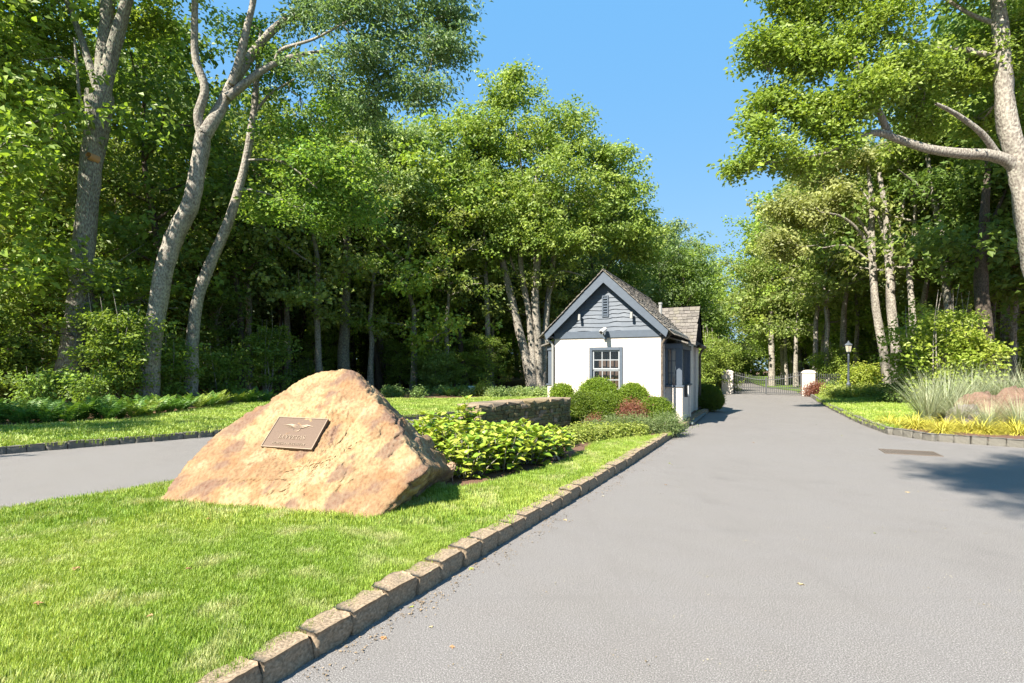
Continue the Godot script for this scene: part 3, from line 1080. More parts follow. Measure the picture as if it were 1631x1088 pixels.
	for s in [-1.0, 1.0]:
		var dn := Vector3(0, -(wr - 2.36), s * hwid)
		var n := Vector3(0, hwid, s * (wr - 2.36)).normalized() * 0.05
		var p := Vector3(0.3, wr, wz)
		var q := Vector3(we, wr, wz)
		wd.quad(p, q, q + dn, p + dn)
		wd.quad(p - n, p + dn - n, q + dn - n, q - n)
		wd.quad(q, q - n, q + dn - n, q + dn)
		wd.quad(p + dn, q + dn, q + dn - n, p + dn - n)
	var wroof := part("roof", wd.mesh(), mats.trim_dark, h)
	for s in [1.0, -1.0]:
		var dn := Vector3(0, -(wr - 2.36), s * hwid)
		shake_slope(wroof, kinds, Vector3(0.45, wr, wz), Vector3(1, 0, 0), dn.normalized(), we - 0.42, dn.length() + 0.03, 260 if s > 0 else 0, 2)
	var wrb := Builder.new()
	for s in [-1.0, 1.0]:
		var dn := Vector3(0, -(wr - 2.36), s * hwid)
		var q := Vector3(we + 0.004, wr - 0.01, wz)
		wrb.quad(q, q + dn, q + dn + Vector3(0, -0.14, 0), q + Vector3(0, -0.2, 0))
	part("rake_board", wrb.mesh(), mats.trim_dark, wroof)
	# eave over the far part, its gutter and downspout
	var ee := Builder.new()
	ee.tube([Vector3(2.02, 2.28, wz - 0.3), Vector3(2.02, 2.27, -LONG)], [0.055, 0.055], 8)
	part("gutter", ee.mesh(), mats.bark_dark, wroof)
	var pe := Builder.new()
	pe.quad(Vector3(HX, 2.75, wz - 0.9), Vector3(HX, 2.75, -LONG), Vector3(2.05, 2.32, -LONG), Vector3(2.05, 2.32, wz - 0.9))
	pe.quad(Vector3(HX, 2.70, wz - 0.9), Vector3(2.05, 2.27, wz - 0.9), Vector3(2.05, 2.27, -LONG), Vector3(HX, 2.70, -LONG))
	pe.quad(Vector3(2.05, 2.32, wz - 0.9), Vector3(2.05, 2.32, -LONG), Vector3(2.05, 2.27, -LONG), Vector3(2.05, 2.27, wz - 0.9))
	pe.tri3(Vector3(HX, 2.75, wz - 0.9), Vector3(2.05, 2.32, wz - 0.9), Vector3(HX, 2.32, wz - 0.9))
	part("porch_roof", pe.mesh(), mats.shake, h)
	var d2 := Builder.new()
	d2.tube([Vector3(2.0, 2.25, -LONG + 0.25), Vector3(1.9, 2.1, -LONG + 0.2), Vector3(1.86, 2.0, -LONG + 0.2), Vector3(1.86, 0.05, -LONG + 0.2)], taper(0.04, 0.04, 4), 8)
	part("downspout", d2.mesh(), mats.bark_dark, h)
	house_box("wall", Vector3(HX, -0.1, -LONG + 0.05), Vector3(1.80, 2.3, wz - 1.3), mats.stucco, h, 0.0)
	# bay windows on both flanks
	for s in [-1.0, 1.0]:
		var bay := Node3D.new()
		bay.name = "bay_window"
		h.add_child(bay, true)
		var bz0 := -0.62
		var bz1 := -2.6
		var px := HX + 0.46
		var lb := Builder.new()
		for z in [bz0, bz1 + 0.27]:
			lb.box(Vector3(minf(s * (px - 0.27), s * px), -0.1, z - 0.27), Vector3(maxf(s * (px - 0.27), s * px), 1.02, z))
		lb.box(Vector3(minf(s * HX, s * (px - 0.27)), -0.1, bz0 - 0.2), Vector3(maxf(s * HX, s * (px - 0.27)), 1.02, bz0 - 0.05))
		lb.box(Vector3(minf(s * HX, s * (px - 0.27)), -0.1, bz1 + 0.05), Vector3(maxf(s * HX, s * (px - 0.27)), 1.02, bz1 + 0.2))
		lb.box(Vector3(minf(s * (px - 0.2), s * (px - 0.05)), -0.1, bz1 + 0.27), Vector3(maxf(s * (px - 0.2), s * (px - 0.05)), 1.02, bz0 - 0.27))
		part("bay_wall", lb.mesh(), mats.stucco, bay)
		house_box("sill", Vector3(minf(s * HX, s * (px + 0.03)), 1.02, bz1 - 0.03), Vector3(maxf(s * HX, s * (px + 0.03)), 1.07, bz0 + 0.03), mats.trim, bay)
		for z in [bz0 - 0.02, bz1 + 0.18]:
			house_box("post", Vector3(minf(s * (px - 0.18), s * (px - 0.01)), 1.07, z - 0.16), Vector3(maxf(s * (px - 0.18), s * (px - 0.01)), 2.06, z), mats.trim, bay)
		house_box("post", Vector3(minf(s * (HX + 0.002), s * (HX + 0.06)), 1.07, bz0 - 0.12), Vector3(maxf(s * (HX + 0.002), s * (HX + 0.06)), 2.06, bz0 - 0.03), mats.trim, bay)
		house_box("header", Vector3(minf(s * HX, s * (px + 0.01)), 2.06, bz1 - 0.01), Vector3(maxf(s * HX, s * (px + 0.01)), 2.2, bz0 + 0.01), mats.trim, bay)
		# leaded casements: near face and long face
		var cm := Builder.new()
		var xa: float = HX + 0.06
		var xb: float = px - 0.18
		for q in 3:
			var xx := lerpf(xa, xb, q / 2.0)
			cm.box(Vector3(s * xx - 0.012, 1.07, bz0 - 0.10), Vector3(s * xx + 0.012, 2.06, bz0 - 0.075))
		for q in range(1, 3):
			var yy := lerpf(1.07, 2.06, q / 3.0)
			cm.box(Vector3(minf(s * xa, s * xb), yy - 0.01, bz0 - 0.096), Vector3(maxf(s * xa, s * xb), yy + 0.01, bz0 - 0.079))
		for q in range(1, 6):
			var zz := lerpf(bz0 - 0.18, bz1 + 0.18, q / 6.0)
			cm.box(Vector3(s * (px - 0.09) - 0.012, 1.07, zz - 0.012), Vector3(s * (px - 0.09) + 0.012, 2.06, zz + 0.012))
		part("muntin", cm.mesh(), mats.trim, bay)
		for q in 2:
			var g := Builder.new()
			var p0: float = s * lerpf(xa, xb, q / 2.0)
			var p1: float = s * lerpf(xa, xb, (q + 1) / 2.0)
			g.quad(Vector3(p0, 1.07, bz0 - 0.088), Vector3(p1, 1.07, bz0 - 0.088), Vector3(p1, 2.06, bz0 - 0.088), Vector3(p0, 2.06, bz0 - 0.088))
			part("pane", g.mesh(), mats.glass, bay)
		var g2 := Builder.new()
		g2.quad(Vector3(s * (px - 0.09), 1.07, bz0 - 0.18), Vector3(s * (px - 0.09), 2.06, bz0 - 0.18), Vector3(s * (px - 0.09), 2.06, bz1 + 0.18), Vector3(s * (px - 0.09), 1.07, bz1 + 0.18))
		part("pane", g2.mesh(), mats.glass, bay)
		var pr := Builder.new()
		var u0 := Vector3(s * HX, 2.42, bz0 + 0.12)
		var u1 := Vector3(s * HX, 2.42, bz1 - 0.12)
		var o0 := Vector3(s * (px + 0.16), 2.22, bz0 + 0.12)
		var o1 := Vector3(s * (px + 0.16), 2.22, bz1 - 0.12)
		var dn := Vector3(0, -0.04, 0)
		pr.quad(u0, u1, o1, o0)
		pr.quad(u0 + dn, o0 + dn, o1 + dn, u1 + dn)
		pr.quad(u0, o0, o0 + dn, u0 + dn)
		pr.quad(o0, o1, o1 + dn, o0 + dn)
		part("pent_roof", pr.mesh(), mats.shake, bay)
	# vent pipe behind the ridge
	var vp := Builder.new()
	vp.lathe([Vector2(0.05, 3.2), Vector2(0.05, 3.86), Vector2(0.065, 3.86), Vector2(0.065, 3.92), Vector2(0.0, 3.93)], 10, Vector3(0.95, -0.3, -3.1))
	part("vent_pipe", vp.mesh(), mats.grey_plastic, h)
	# things fixed to the walls
	var hb := h.transform
	var cam := thing("security_camera", hb * Vector3(0.0, 2.40, 0.04), "white bullet security camera below the gable boards above the window", "camera", "", h.rotation.y)
	var c1 := Builder.new()
	c1.box(Vector3(-0.05, -0.09, 0.0), Vector3(0.05, 0.05, 0.04), Transform3D.IDENTITY, 0.01)
	c1.tube([Vector3(0, 0, 0.03), Vector3(0, 0.02, 0.14), Vector3(0, 0.08, 0.2)], [0.02, 0.02, 0.02], 7)
	part("bracket", c1.mesh(), mats.trim, cam)
	var c2 := Builder.new()
	c2.tube([Vector3(0.03, 0.19, 0.08), Vector3(0.02, 0.17, 0.16), Vector3(-0.02, 0.09, 0.33), Vector3(-0.022, 0.085, 0.34)], [0.05, 0.062, 0.062, 0.05], 12)
	part("housing", c2.mesh(), mats.white_paint, cam)
	var c3 := Builder.new()
	c3.tube([Vector3(-0.022, 0.085, 0.34), Vector3(-0.026, 0.078, 0.352)], [0.035, 0.034], 10)
	part("lens", c3.mesh(), mats.black, cam)
	for s in [-1.0, 1.0]:
		var fl := thing("gable_spotlight", hb * Vector3(s * 0.72 + 0.02, 2.92, 0.035), "small cylindrical spotlight on the slate blue gable boards", "spotlight", "spotlights on the gable", h.rotation.y)
		var f1 := Builder.new()
		f1.tube([Vector3(0, -0.02, 0.0), Vector3(0, -0.02, 0.06), Vector3(0, 0.03, 0.09)], [0.022, 0.018, 0.018], 7)
		part("bracket", f1.mesh(), mats.lamp_paint, fl)
		var f2 := Builder.new()
		f2.tube([Vector3(0, 0.10, 0.10), Vector3(0, -0.06, 0.12), Vector3(0, -0.065, 0.12)], [0.036, 0.042, 0.03], 10)
		part("housing", f2.mesh(), mats.grey_plastic, fl)
	var ic := thing("intercom_box", hb * Vector3(1.945, 0.74, -1.0), "black intercom box mounted on the white bay pier by the drive", "intercom", "", h.rotation.y)
	var i1 := Builder.new()
	i1.box(Vector3(0, 0, -0.1), Vector3(0.09, 0.34, 0.08), Transform3D.IDENTITY, 0.012)
	part("case", i1.mesh(), mats.black, ic)
	var i2 := Builder.new()
	i2.box(Vector3(0.09, 0.03, -0.07), Vector3(0.115, 0.31, 0.05), Transform3D.IDENTITY, 0.004)
	part("door_panel", i2.mesh(), mats.white_paint, ic)
	# bluestone step along the flank
	var stp := Builder.new()
	stp.box(hb * Vector3(0, 0, 0) * 0.0 + Vector3(1.5, -0.03, -4.9), Vector3(2.16, 0.03, -1.15), Transform3D.IDENTITY, 0.01)
	var so := part("bluestone_step", stp.mesh(), mats.bluestone, self, hb)
	tag(so, "flat bluestone paving slab along the gatehouse flank beside the kerb", "paving")

# ---------- dry stone wall ----------
func lay_stones(o: Node, kinds: Array, x0: float, x1: float, along_x: bool, at: float, moss: float) -> void:
	var y := -0.05
	while y < 0.70:
		var hh := minf(rnd(0.045, 0.10), 0.76 - y)
		var x := x0
		while x < x1 - 0.03:
			var w := minf(rnd(0.09, 0.30), x1 - x)
			var pos := Vector3(x + w / 2, y + hh / 2, at + rnd(-0.025, 0.02)) if along_x else Vector3(at + rnd(-0.02, 0.025), y + hh / 2, x + w / 2)
			var bs := Basis(Vector3.UP, (0.0 if along_x else PI / 2) + rnd(-0.06, 0.06)) * Basis(Vector3.BACK, rnd(-0.05, 0.05))
			part("stone", kinds[rng.randi() % 9], mats.wall_stone if rng.randf() < moss else mats.kerb, o, Transform3D(bs.scaled_local(Vector3(w * 0.99, hh * 1.04, 0.16)), pos))
			x += w
		y += hh

func stone_wall() -> void:
	rng.seed = 8
	var p1 := Vector3(1.37, LAWN, -12.5)
	var p0 := Vector3(-0.584, LAWN, -9.9)
	var run := p1 - p0
	var dir := run.normalized()
	var n := dir.cross(Vector3.UP).normalized()     # out of the shaded long face
	if n.x < 0:
		n = -n
	var t := Transform3D(Basis(dir, Vector3.UP, n), p0)
	var o := thing("dry_stone_wall", p0, "low mossy dry stone wall behind the hydrangeas", "wall")
	o.transform = t
	var core := Builder.new()
	var L := run.length()
	core.box(Vector3(0.06, -0.2, -0.52), Vector3(L - 0.06, 0.72, -0.06))
	part("core", core.mesh(), mats.kerb, o)
	var kinds := []
	for k in 9:
		var b := Builder.new()
		var c := rnd(0.65, 1.35)
		var col := Color(c * rnd(0.92, 1.08), c, c * rnd(0.75, 1.05))
		# unit stone: six faces pushed about
		var co := []
		for q in 8:
			co.append(Vector3((q & 1) - 0.5, ((q >> 1) & 1) - 0.5, ((q >> 2) & 1) - 0.5) * Vector3(rnd(0.9, 1.0), rnd(0.82, 1.0), rnd(0.8, 1.0)))
		for f in [[0, 2, 3, 1], [4, 5, 7, 6], [0, 4, 6, 2], [1, 3, 7, 5], [2, 6, 7, 3], [0, 1, 5, 4]]:
			var cc: Vector3 = (co[f[0]] + co[f[1]] + co[f[2]] + co[f[3]]) / 4.0
			cc += cc.normalized() * rnd(0.04, 0.10)
			for e in 4:
				b.tri3(co[f[e]], co[f[(e + 1) % 4]], cc, col)
		kinds.append(b.mesh())
	lay_stones(o, kinds, 0.0, L, true, -0.06, 0.92)
	lay_stones(o, kinds, -0.52, -0.02, false, 0.06, 0.35)
	lay_stones(o, kinds, -0.52, -0.02, false, L - 0.06, 0.7)
	var x := -0.03
	while x < L:
		var w := minf(rnd(0.35, 0.62), L + 0.03 - x)
		var bs := Basis(Vector3.UP, rnd(-0.02, 0.02)).scaled_local(Vector3(w * 1.0, rnd(0.075, 0.095), 0.62))
		part("capstone", kinds[rng.randi() % 9], mats.kerb, o, Transform3D(bs, Vector3(x + w / 2, 0.775 + rnd(-0.008, 0.008), -0.29)))
		x += w

# ---------- gate, piers, fences, lamp ----------
func spear(b: Builder, p: Vector3, high: float, r := 0.017) -> void:
	b.tube([p, p + Vector3.UP * high], [r, r], 5, Color.WHITE, 0.0, false)
	b.tube([p + Vector3.UP * high, p + Vector3.UP * (high + 0.03), p + Vector3.UP * (high + 0.11)], [r, r * 2.0, 0.001], 5, Color.WHITE, 0.0, false)

func fence(a: Vector3, e: Vector3, label: String) -> void:
	var o := thing("iron_fence", a, label, "fence", "", atan2(-(e - a).z, (e - a).x))
	var L := a.distance_to(e)
	for y in [0.22, 1.05]:
		var rl := Builder.new()
		rl.box(Vector3(0, y - 0.018, -0.02), Vector3(L, y + 0.018, 0.02), Transform3D.IDENTITY, 0.003)
		part("rail", rl.mesh(), mats.iron, o)
	var pk := Builder.new()
	spear(pk, Vector3(0, 0.08, 0), 1.1)
	var pm := pk.mesh()
	var k := 0
	while k * 0.13 < L - 0.05:
		part("picket", pm, mats.iron, o, Transform3D(Basis.IDENTITY, Vector3(0.06 + k * 0.13, 0, 0)))
		k += 1
	var ps := Builder.new()
	ps.box(Vector3(-0.03, -0.2, -0.03), Vector3(0.03, 1.3, 0.03), Transform3D.IDENTITY, 0.005)
	var m := ps.mesh()
	for q in int(L / 2.2) + 1:
		part("post", m, mats.iron, o, Transform3D(Basis.IDENTITY, Vector3(minf(q * 2.2 + 0.02, L), 0, 0.03)))

func gate_top(x: float, half: float) -> float:
	return 1.32 - 0.32 * sin(clampf(x / half, 0, 1) * PI / 2)

func gate() -> void:
	var L := Vector3(13.3, 0, -33.0)
	var R := Vector3(17.0, 0, -30.6)
	var dir := (R - L).normalized()
	var yaw := atan2(-dir.z, dir.x)
	for q in [[L, "white gate pier with domed cap beside the tall leafy shrub"], [R, "white gate pier with domed cap beside the barberry and iron fence"]]:
		var o := thing("gate_pier", q[0], q[1], "gate pier", "white piers of the drive gate", yaw + (0.25 if q[0] == L else 0.1))
		var b := Builder.new()
		b.box(Vector3(-0.33, -0.2, -0.33), Vector3(0.33, 1.30, 0.33), Transform3D.IDENTITY, 0.015)
		part("shaft", b.mesh(), mats.stucco, o)
		var c := Builder.new()
		c.box(Vector3(-0.37, 1.30, -0.37), Vector3(0.37, 1.36, 0.37), Transform3D.IDENTITY, 0.015)
		var s := [[0.35, 1.36], [0.28, 1.43], [0.14, 1.475], [0.0, 1.485]]
		for k in 3:
			for e in 4:
				var a0 := PI / 4 + e * PI / 2
				var a1 := a0 + PI / 2
				var f := 1.4142
				c.quad(Vector3(cos(a0) * s[k][0] * f, s[k][1], sin(a0) * s[k][0] * f), Vector3(cos(a1) * s[k][0] * f, s[k][1], sin(a1) * s[k][0] * f), Vector3(cos(a1) * s[k + 1][0] * f, s[k + 1][1], sin(a1) * s[k + 1][0] * f), Vector3(cos(a0) * s[k + 1][0] * f, s[k + 1][1], sin(a0) * s[k + 1][0] * f))
		part("cap", c.mesh(), mats.stucco, o)
	var half := (L.distance_to(R) - 0.75) / 2.0
	for s in [0, 1]:
		var hinge: Vector3 = L + dir * 0.38 if s == 0 else R - dir * 0.38
		var o := thing("gate_leaf", hinge, "iron gate leaf with spear pickets hinged on the pier by the " + ("tall leafy shrub" if s == 0 else "barberry"), "gate", "leaves of the drive gate", yaw + (0.0 if s == 0 else PI))
		var rail := []
		for k in 9:
			rail.append(Vector3(half * k / 8.0, gate_top(half * k / 8.0, half) - 0.12, 0))
		var rb := Builder.new()
		rb.tube(rail, taper(0.022, 0.022, 9), 6)
		part("rail", rb.mesh(), mats.iron, o)
		for y in [0.12, 0.42]:
			var bb := Builder.new()
			bb.box(Vector3(0, y - 0.022, -0.02), Vector3(half, y + 0.022, 0.02), Transform3D.IDENTITY, 0.004)
			part("rail", bb.mesh(), mats.iron, o)
		for x in [0.0, half - 0.03]:
			var sb := Builder.new()
			sb.box(Vector3(x - 0.03, 0.05, -0.03), Vector3(x + 0.03, gate_top(x, half) + 0.05, 0.03), Transform3D.IDENTITY, 0.005)
			part("stile", sb.mesh(), mats.iron, o)
		var k := 1
		while k * 0.105 < half - 0.05:
			var pb := Builder.new()
			spear(pb, Vector3(k * 0.105, 0.08, 0), gate_top(k * 0.105, half) - 0.08)
			part("picket", pb.mesh(), mats.iron, o)
			k += 1
	fence(R + dir * 0.4, Vector3(25.5, 0.05, -31.5), "iron picket fence running from the gate pier behind the lamp post")
	fence(Vector3(9.8, 0.05, -34.6), L - dir * 0.4, "short iron picket fence between the tall leafy shrub and gate pier")

func lamp_post() -> void:
	var p := foot(1351, 27.3)
	var o := thing("lamp_post", p, "grey lamp post with a glass lantern on the lawn edge", "lamp post")
	var b := Builder.new()
	b.lathe([Vector2(0.0, -0.1), Vector2(0.14, -0.1), Vector2(0.14, 0.18), Vector2(0.11, 0.22), Vector2(0.10, 0.62), Vector2(0.115, 0.66), Vector2(0.075, 0.72), Vector2(0.055, 0.8), Vector2(0.045, 2.1), Vector2(0.06, 2.14), Vector2(0.03, 2.2), Vector2(0.03, 2.28), Vector2(0.0, 2.28)], 12)
	part("pole", b.mesh(), mats.lamp_paint, o)
	var l := Builder.new()
	l.lathe([Vector2(0.02, 2.26), Vector2(0.11, 2.30), Vector2(0.11, 2.33), Vector2(0.0, 2.33)], 6)
	l.lathe([Vector2(0.20, 2.66), Vector2(0.17, 2.71), Vector2(0.05, 2.80), Vector2(0.035, 2.86), Vector2(0.0, 2.90)], 6)
	l.lathe([Vector2(0.20, 2.66), Vector2(0.0, 2.665)], 6)
	for k in 6:
		var a := TAU * k / 6
		l.tube([Vector3(cos(a) * 0.11, 2.33, sin(a) * 0.11), Vector3(cos(a) * 0.17, 2.66, sin(a) * 0.17)], [0.011, 0.011], 4)
	part("lantern", l.mesh(), mats.lamp_paint, o)
	for k in 6:
		var a := TAU * k / 6
		var e := TAU * (k + 1) / 6
		var g := Builder.new()
		g.quad(Vector3(cos(a) * 0.107, 2.335, sin(a) * 0.107), Vector3(cos(e) * 0.107, 2.335, sin(e) * 0.107), Vector3(cos(e) * 0.167, 2.655, sin(e) * 0.167), Vector3(cos(a) * 0.167, 2.655, sin(a) * 0.167))
		part("pane", g.mesh(), mats.lamp_glass, o)
	var bl := Builder.new()
	bl.lathe([Vector2(0.02, 2.33), Vector2(0.02, 2.40), Vector2(0.035, 2.45), Vector2(0.025, 2.52), Vector2(0.0, 2.54)], 8)
	part("bulb", bl.mesh(), mats.white_paint, o)

# ---------- planting ----------
func hydrangea_leaf(sd: int) -> ArrayMesh:
	var r := RandomNumberGenerator.new()
	r.seed = sd
	var b := Builder.new()
	var prof := [[0.0, 0.0], [0.15, 0.16], [0.4, 0.30], [0.65, 0.26], [0.86, 0.13], [1.0, 0.0]]
	var curl := r.randf_range(0.25, 0.6)
	var g := r.randf_range(0.85, 1.15)
	var rows := []
	for q in prof:
		var z: float = -curl * q[0] * q[0] * 0.6 + 0.12 * q[0]
		rows.append([Vector3(q[0], z + q[1] * 0.28, q[1]), Vector3(q[0], z, 0), Vector3(q[0], z + q[1] * 0.28, -q[1])])
	for k in prof.size() - 1:
		for s in 2:
			var col := Color(g, g, g)
			b.quad(rows[k][s], rows[k][s + 1], rows[k + 1][s + 1], rows[k + 1][s], col)
	var st := SurfaceTool.new()
	st.create_from(b.mesh(), 0)
	return st.commit()

func hydrangeas() -> void:
	rng.seed = 31
	var leaves := []
	var tones := []
	for k in 5:
		leaves.append(hydrangea_leaf(300 + k))
	for q in [Color(0.28, 0.37, 0.035), Color(0.24, 0.35, 0.032), Color(0.34, 0.40, 0.055), Color(0.17, 0.28, 0.026), Color(0.38, 0.40, 0.07)]:
		var m := leafy(q, 0.7, 0.38)
		tones.append(m)
	var spots := [[-0.62, 7.40, 0.52, 0.5, "growing against the boulder with a faded pink flower head"], [-0.15, 7.85, 0.54, 0.5, "between the boulder and the lawn edge"], [0.28, 8.40, 0.52, 0.5, "at the lawn edge facing the kerb"], [0.62, 9.05, 0.48, 0.45, "at the end of the row by the stone wall"], [-0.85, 8.15, 0.68, 0.5, "tall one behind the boulder shoulder"], [-0.30, 8.60, 0.60, 0.5, "in the middle in front of the stone wall end"], [0.15, 9.10, 0.52, 0.48, "close to the shaded stone wall face"], [-0.80, 9.0, 0.80, 0.36, "tallest one with an upright shoot beside the wall end"], [-1.45, 8.55, 0.70, 0.48, "hiding behind the boulder flank"], [-1.30, 9.25, 0.66, 0.45, "farthest back between the boulder and the wall end"]]
	for s in spots:
		var o := thing("hydrangea_bush", Vector3(s[0], LAWN, -s[1]), "yellow green hydrangea " + s[4], "hydrangea", "hydrangeas between the boulder and the stone wall")
		var stems := Builder.new()
		var count := 0
		for k in 34:
			var a := k * 2.4 + rnd(-0.3, 0.3)
			var rr: float = s[3] * sqrt((k + 0.5) / 34.0)
			var dome: float = s[2] * sqrt(maxf(0.12, 1.0 - 0.72 * pow(rr / s[3], 2.0))) * rnd(0.82, 1.08)
			if s[2] > 0.75 and k < 2:
				dome *= 1.12
			var tip := Vector3(cos(a) * rr, dome, sin(a) * rr)
			stems.tube([Vector3(cos(a) * rr * 0.25, -0.1, sin(a) * rr * 0.25), Vector3(tip.x * 0.7, dome * 0.55, tip.z * 0.7), tip], [0.007, 0.006, 0.004], 4)
			var whorls := 4
			for w in whorls:
				for q in (4 if w == 0 else 2):
					if count >= 300:
						continue
					var an := a + w * 1.6 + q * TAU / (4 if w == 0 else 2) + rnd(-0.4, 0.4)
					var pt := tip - Vector3(tip.x * 0.15, 0.09, tip.z * 0.15) * w
					var pitch := rnd(0.25, 0.9) if w == 0 else rnd(-0.25, 0.35)
					var ln := rnd(0.10, 0.15) if w == 0 else rnd(0.13, 0.19)
					var bs := Basis(Vector3.UP, an) * Basis(Vector3.BACK, pitch) * Basis(Vector3.RIGHT, rnd(-0.5, 0.5))
					part("leaf", leaves[rng.randi() % 5], tones[rng.randi() % 5], o, Transform3D(bs.scaled_local(Vector3(ln, ln, ln * rnd(0.9, 1.15))), pt))
					count += 1
		part("stem", stems.mesh(), mats.bark_pale, o)
	# faded flower heads
	var pink := plain(Color(0.48, 0.30, 0.24), 0.8)
	pink.vertex_color_use_as_albedo = true
	var heads := [[718, 744, 6.95, "faded pink hydrangea flower head beside the boulder flank"], [742, 730, 7.35, "small faded hydrangea flower head among the leaves"], [884, 732, 8.6, "dry brown hydrangea flower head at the lawn edge"]]
	for q in heads:
		var b := Builder.new()
		for k in 90:
			var d := rdir()
			var p := d * 0.062
			for e in 4:
				var dir := (d.cross(rdir()).normalized() + d * 0.35).normalized()
				b.leaf(p, dir, d, 0.026, 0.022, 0.1, tint(Color(1.0, 0.9, 0.8), Color(0.8, 1.05, 0.75), 0.25))
		b.tube([Vector3(0, 0, 0), Vector3(0.02, -0.3, -0.1), Vector3(0.03, -0.8, -0.15)], [0.006, 0.006, 0.006], 4)
		var f := part("flower_head", b.mesh(), pink, self, Transform3D(Basis.IDENTITY, at_depth(q[0], q[1], q[2])))
		tag(f, q[3], "flower")

func boxwoods() -> void:
	rng.seed = 41
	var list := [
		[899, 629, 15.3, 0.37, "yellow green boxwood ball behind the end of the stone wall", 1.2],
		[952, 634, 14.2, 0.49, "largest clipped boxwood ball right below the sash window", 1.1],
		[927, 656, 13.5, 0.45, "dark boxwood ball next to the stone wall end", 0.72],
		[967, 654, 13.3, 0.40, "boxwood ball in front of the largest one", 0.85],
		[1007, 634, 14.0, 0.34, "boxwood ball behind the red barberry", 1.05],
		[1043, 661, 13.2, 0.40, "boxwood ball between the red barberry and the white bay pier", 0.95],
		[1125, 638, 19.6, 0.55, "dark boxwood ball behind the gatehouse at the kerb", 0.6]]
	for q in list:
		var c := at_depth(q[0], q[1], q[2])
		var r: float = q[3]
		var o := thing("boxwood_ball", Vector3(c.x, LAWN, c.z), q[4], "boxwood", "clipped boxwood balls by the gatehouse")
		var cy: float = maxf(c.y - LAWN, 0.25)
		var xf := []
		var cols := []
		var lump := noise(1.6, 2, FastNoiseLite.TYPE_SIMPLEX_SMOOTH, int(q[0]))
		for k in int(2300 * r * r / 0.2):
			var d := rdir()
			var sh := pow(rng.randf(), 0.22)
			var p := d * r * (0.35 + 0.65 * sh) * (1.0 + 0.035 * lump.get_noise_3dv(d * 1.6))
			p.y = p.y * (1.0 if d.y > 0 else maxf(cy / r, 0.6)) + cy
			if p.y < 0.03:
				continue
			xf.append(turned(p, rnd(0.8, 1.2), 1.2))
			cols.append(tint(Color(0.14, 0.235, 0.026) * q[5], Color(0.25, 0.34, 0.032) * q[5], 0.2))
		var st := Builder.new()
		for k in 5:
			st.tube([Vector3(0, -0.2, 0), Vector3(rng.randfn() * 0.1, cy * 0.6, rng.randfn() * 0.1), Vector3(rng.randfn() * 0.2, cy, rng.randfn() * 0.2)], [0.02, 0.015, 0.008], 5)
		part("stem", st.mesh(), mats.bark_dark, o)
		copies("foliage", sprays.box, mats.leaf, xf, cols, o)
	var red1 := Color(0.22, 0.075, 0.055)
	var red2 := Color(0.36, 0.17, 0.12)
	bush("barberry_shrub", foot(1004, 13.0), "dull red barberry shrub between two boxwood balls", "barberry", 0.72, 0.36, 420, sprays.fine, 1.0, red1, red2, "", 9)
	bush("barberry_shrub", foot(948, 12.7), "small withered red barberry at the foot of boxwood", "barberry", 0.30, 0.2, 90, sprays.fine, 0.9, red1, red2, "", 6)
	bush("barberry_shrub", foot(1302, 29.6), "red barberry at the foot of the white gate pier", "barberry", 0.55, 0.6, 180, sprays.fine, 1.6, red1, red2, "", 8)
	var sage1 := Color(0.17, 0.25, 0.09)
	var sage2 := Color(0.28, 0.34, 0.16)
	for q in [[975, 12.3, 0.30, 0.32], [1000, 12.15, 0.34, 0.36], [1022, 12.3, 0.30, 0.3], [1052, 12.35, 0.34, 0.34], [1066, 12.5, 0.42, 0.3], [945, 12.0, 0.2, 0.26]]:
		bush("catmint_clump", foot(q[0], q[1]), "grey green catmint clump edging the bed below the boxwoods", "catmint", q[2], q[3], 170, sprays.fine, 0.85, sage1, sage2, "catmint clumps along the bed", 10)
	for q in [[890, 10.3, 0.15, 0.25], [905, 10.7, 0.14, 0.25], [918, 10.9, 0.12, 0.25], [938, 10.9, 0.12, 0.22], [960, 11.2, 0.12, 0.25], [985, 11.6, 0.14, 0.26], [1010, 11.8, 0.16, 0.26], [925, 11.5, 0.14, 0.3], [945, 11.25, 0.12, 0.26], [962, 11.5, 0.13, 0.26]]:
		bush("ground_cover_clump", foot(q[0], q[1]), "pale yellow leafy ground cover at the corner of the stone wall", "ground cover", q[2], q[3], 90, sprays.shrub, 0.6, Color(0.28, 0.36, 0.07), Color(0.38, 0.42, 0.10), "pale ground cover by the stone wall", 8)

func blades(count: int, tall: float, lean: float, width: float, sd: int, root := 0.12, arch := 1.0) -> ArrayMesh:
	var r := RandomNumberGenerator.new()
	r.seed = sd
	var b := Builder.new()
	for k in count:
		var a := r.randf() * TAU
		var p := Vector3(cos(a), 0, sin(a)) * root * sqrt(r.randf())
		var h := a + r.randf_range(-0.6, 0.6)
		var out := Vector3(cos(h), 0, sin(h))
		var side := Vector3(-sin(h), 0, cos(h)) * width * 0.5
		var ln := tall * r.randf_range(0.6, 1.1)
		var tilt := lean * pow(r.randf(), 0.7)
		var dir := (Vector3.UP + out * tilt).normalized()
		var g := r.randf_range(0.75, 1.2)
		var col := Color(g * r.randf_range(0.9, 1.15), g, g * r.randf_range(0.8, 1.1))
		var q := p
		var seg := 5
		for s in seg:
			var f := (s + 1.0) / seg
			dir = (dir + Vector3.DOWN * 0.13 * arch * (1.0 + tilt * 1.4) + out * 0.10 * arch).normalized()
			var nx := q + dir * ln / seg
			var w0 := 1.0 - pow(s / float(seg), 2.0) * 0.9
			var w1 := 1.0 - pow(f, 2.0) * 0.9
			b.quad(q - side * w0, q + side * w0, nx + side * w1, nx - side * w1, col)
			q = nx
	return b.mesh()

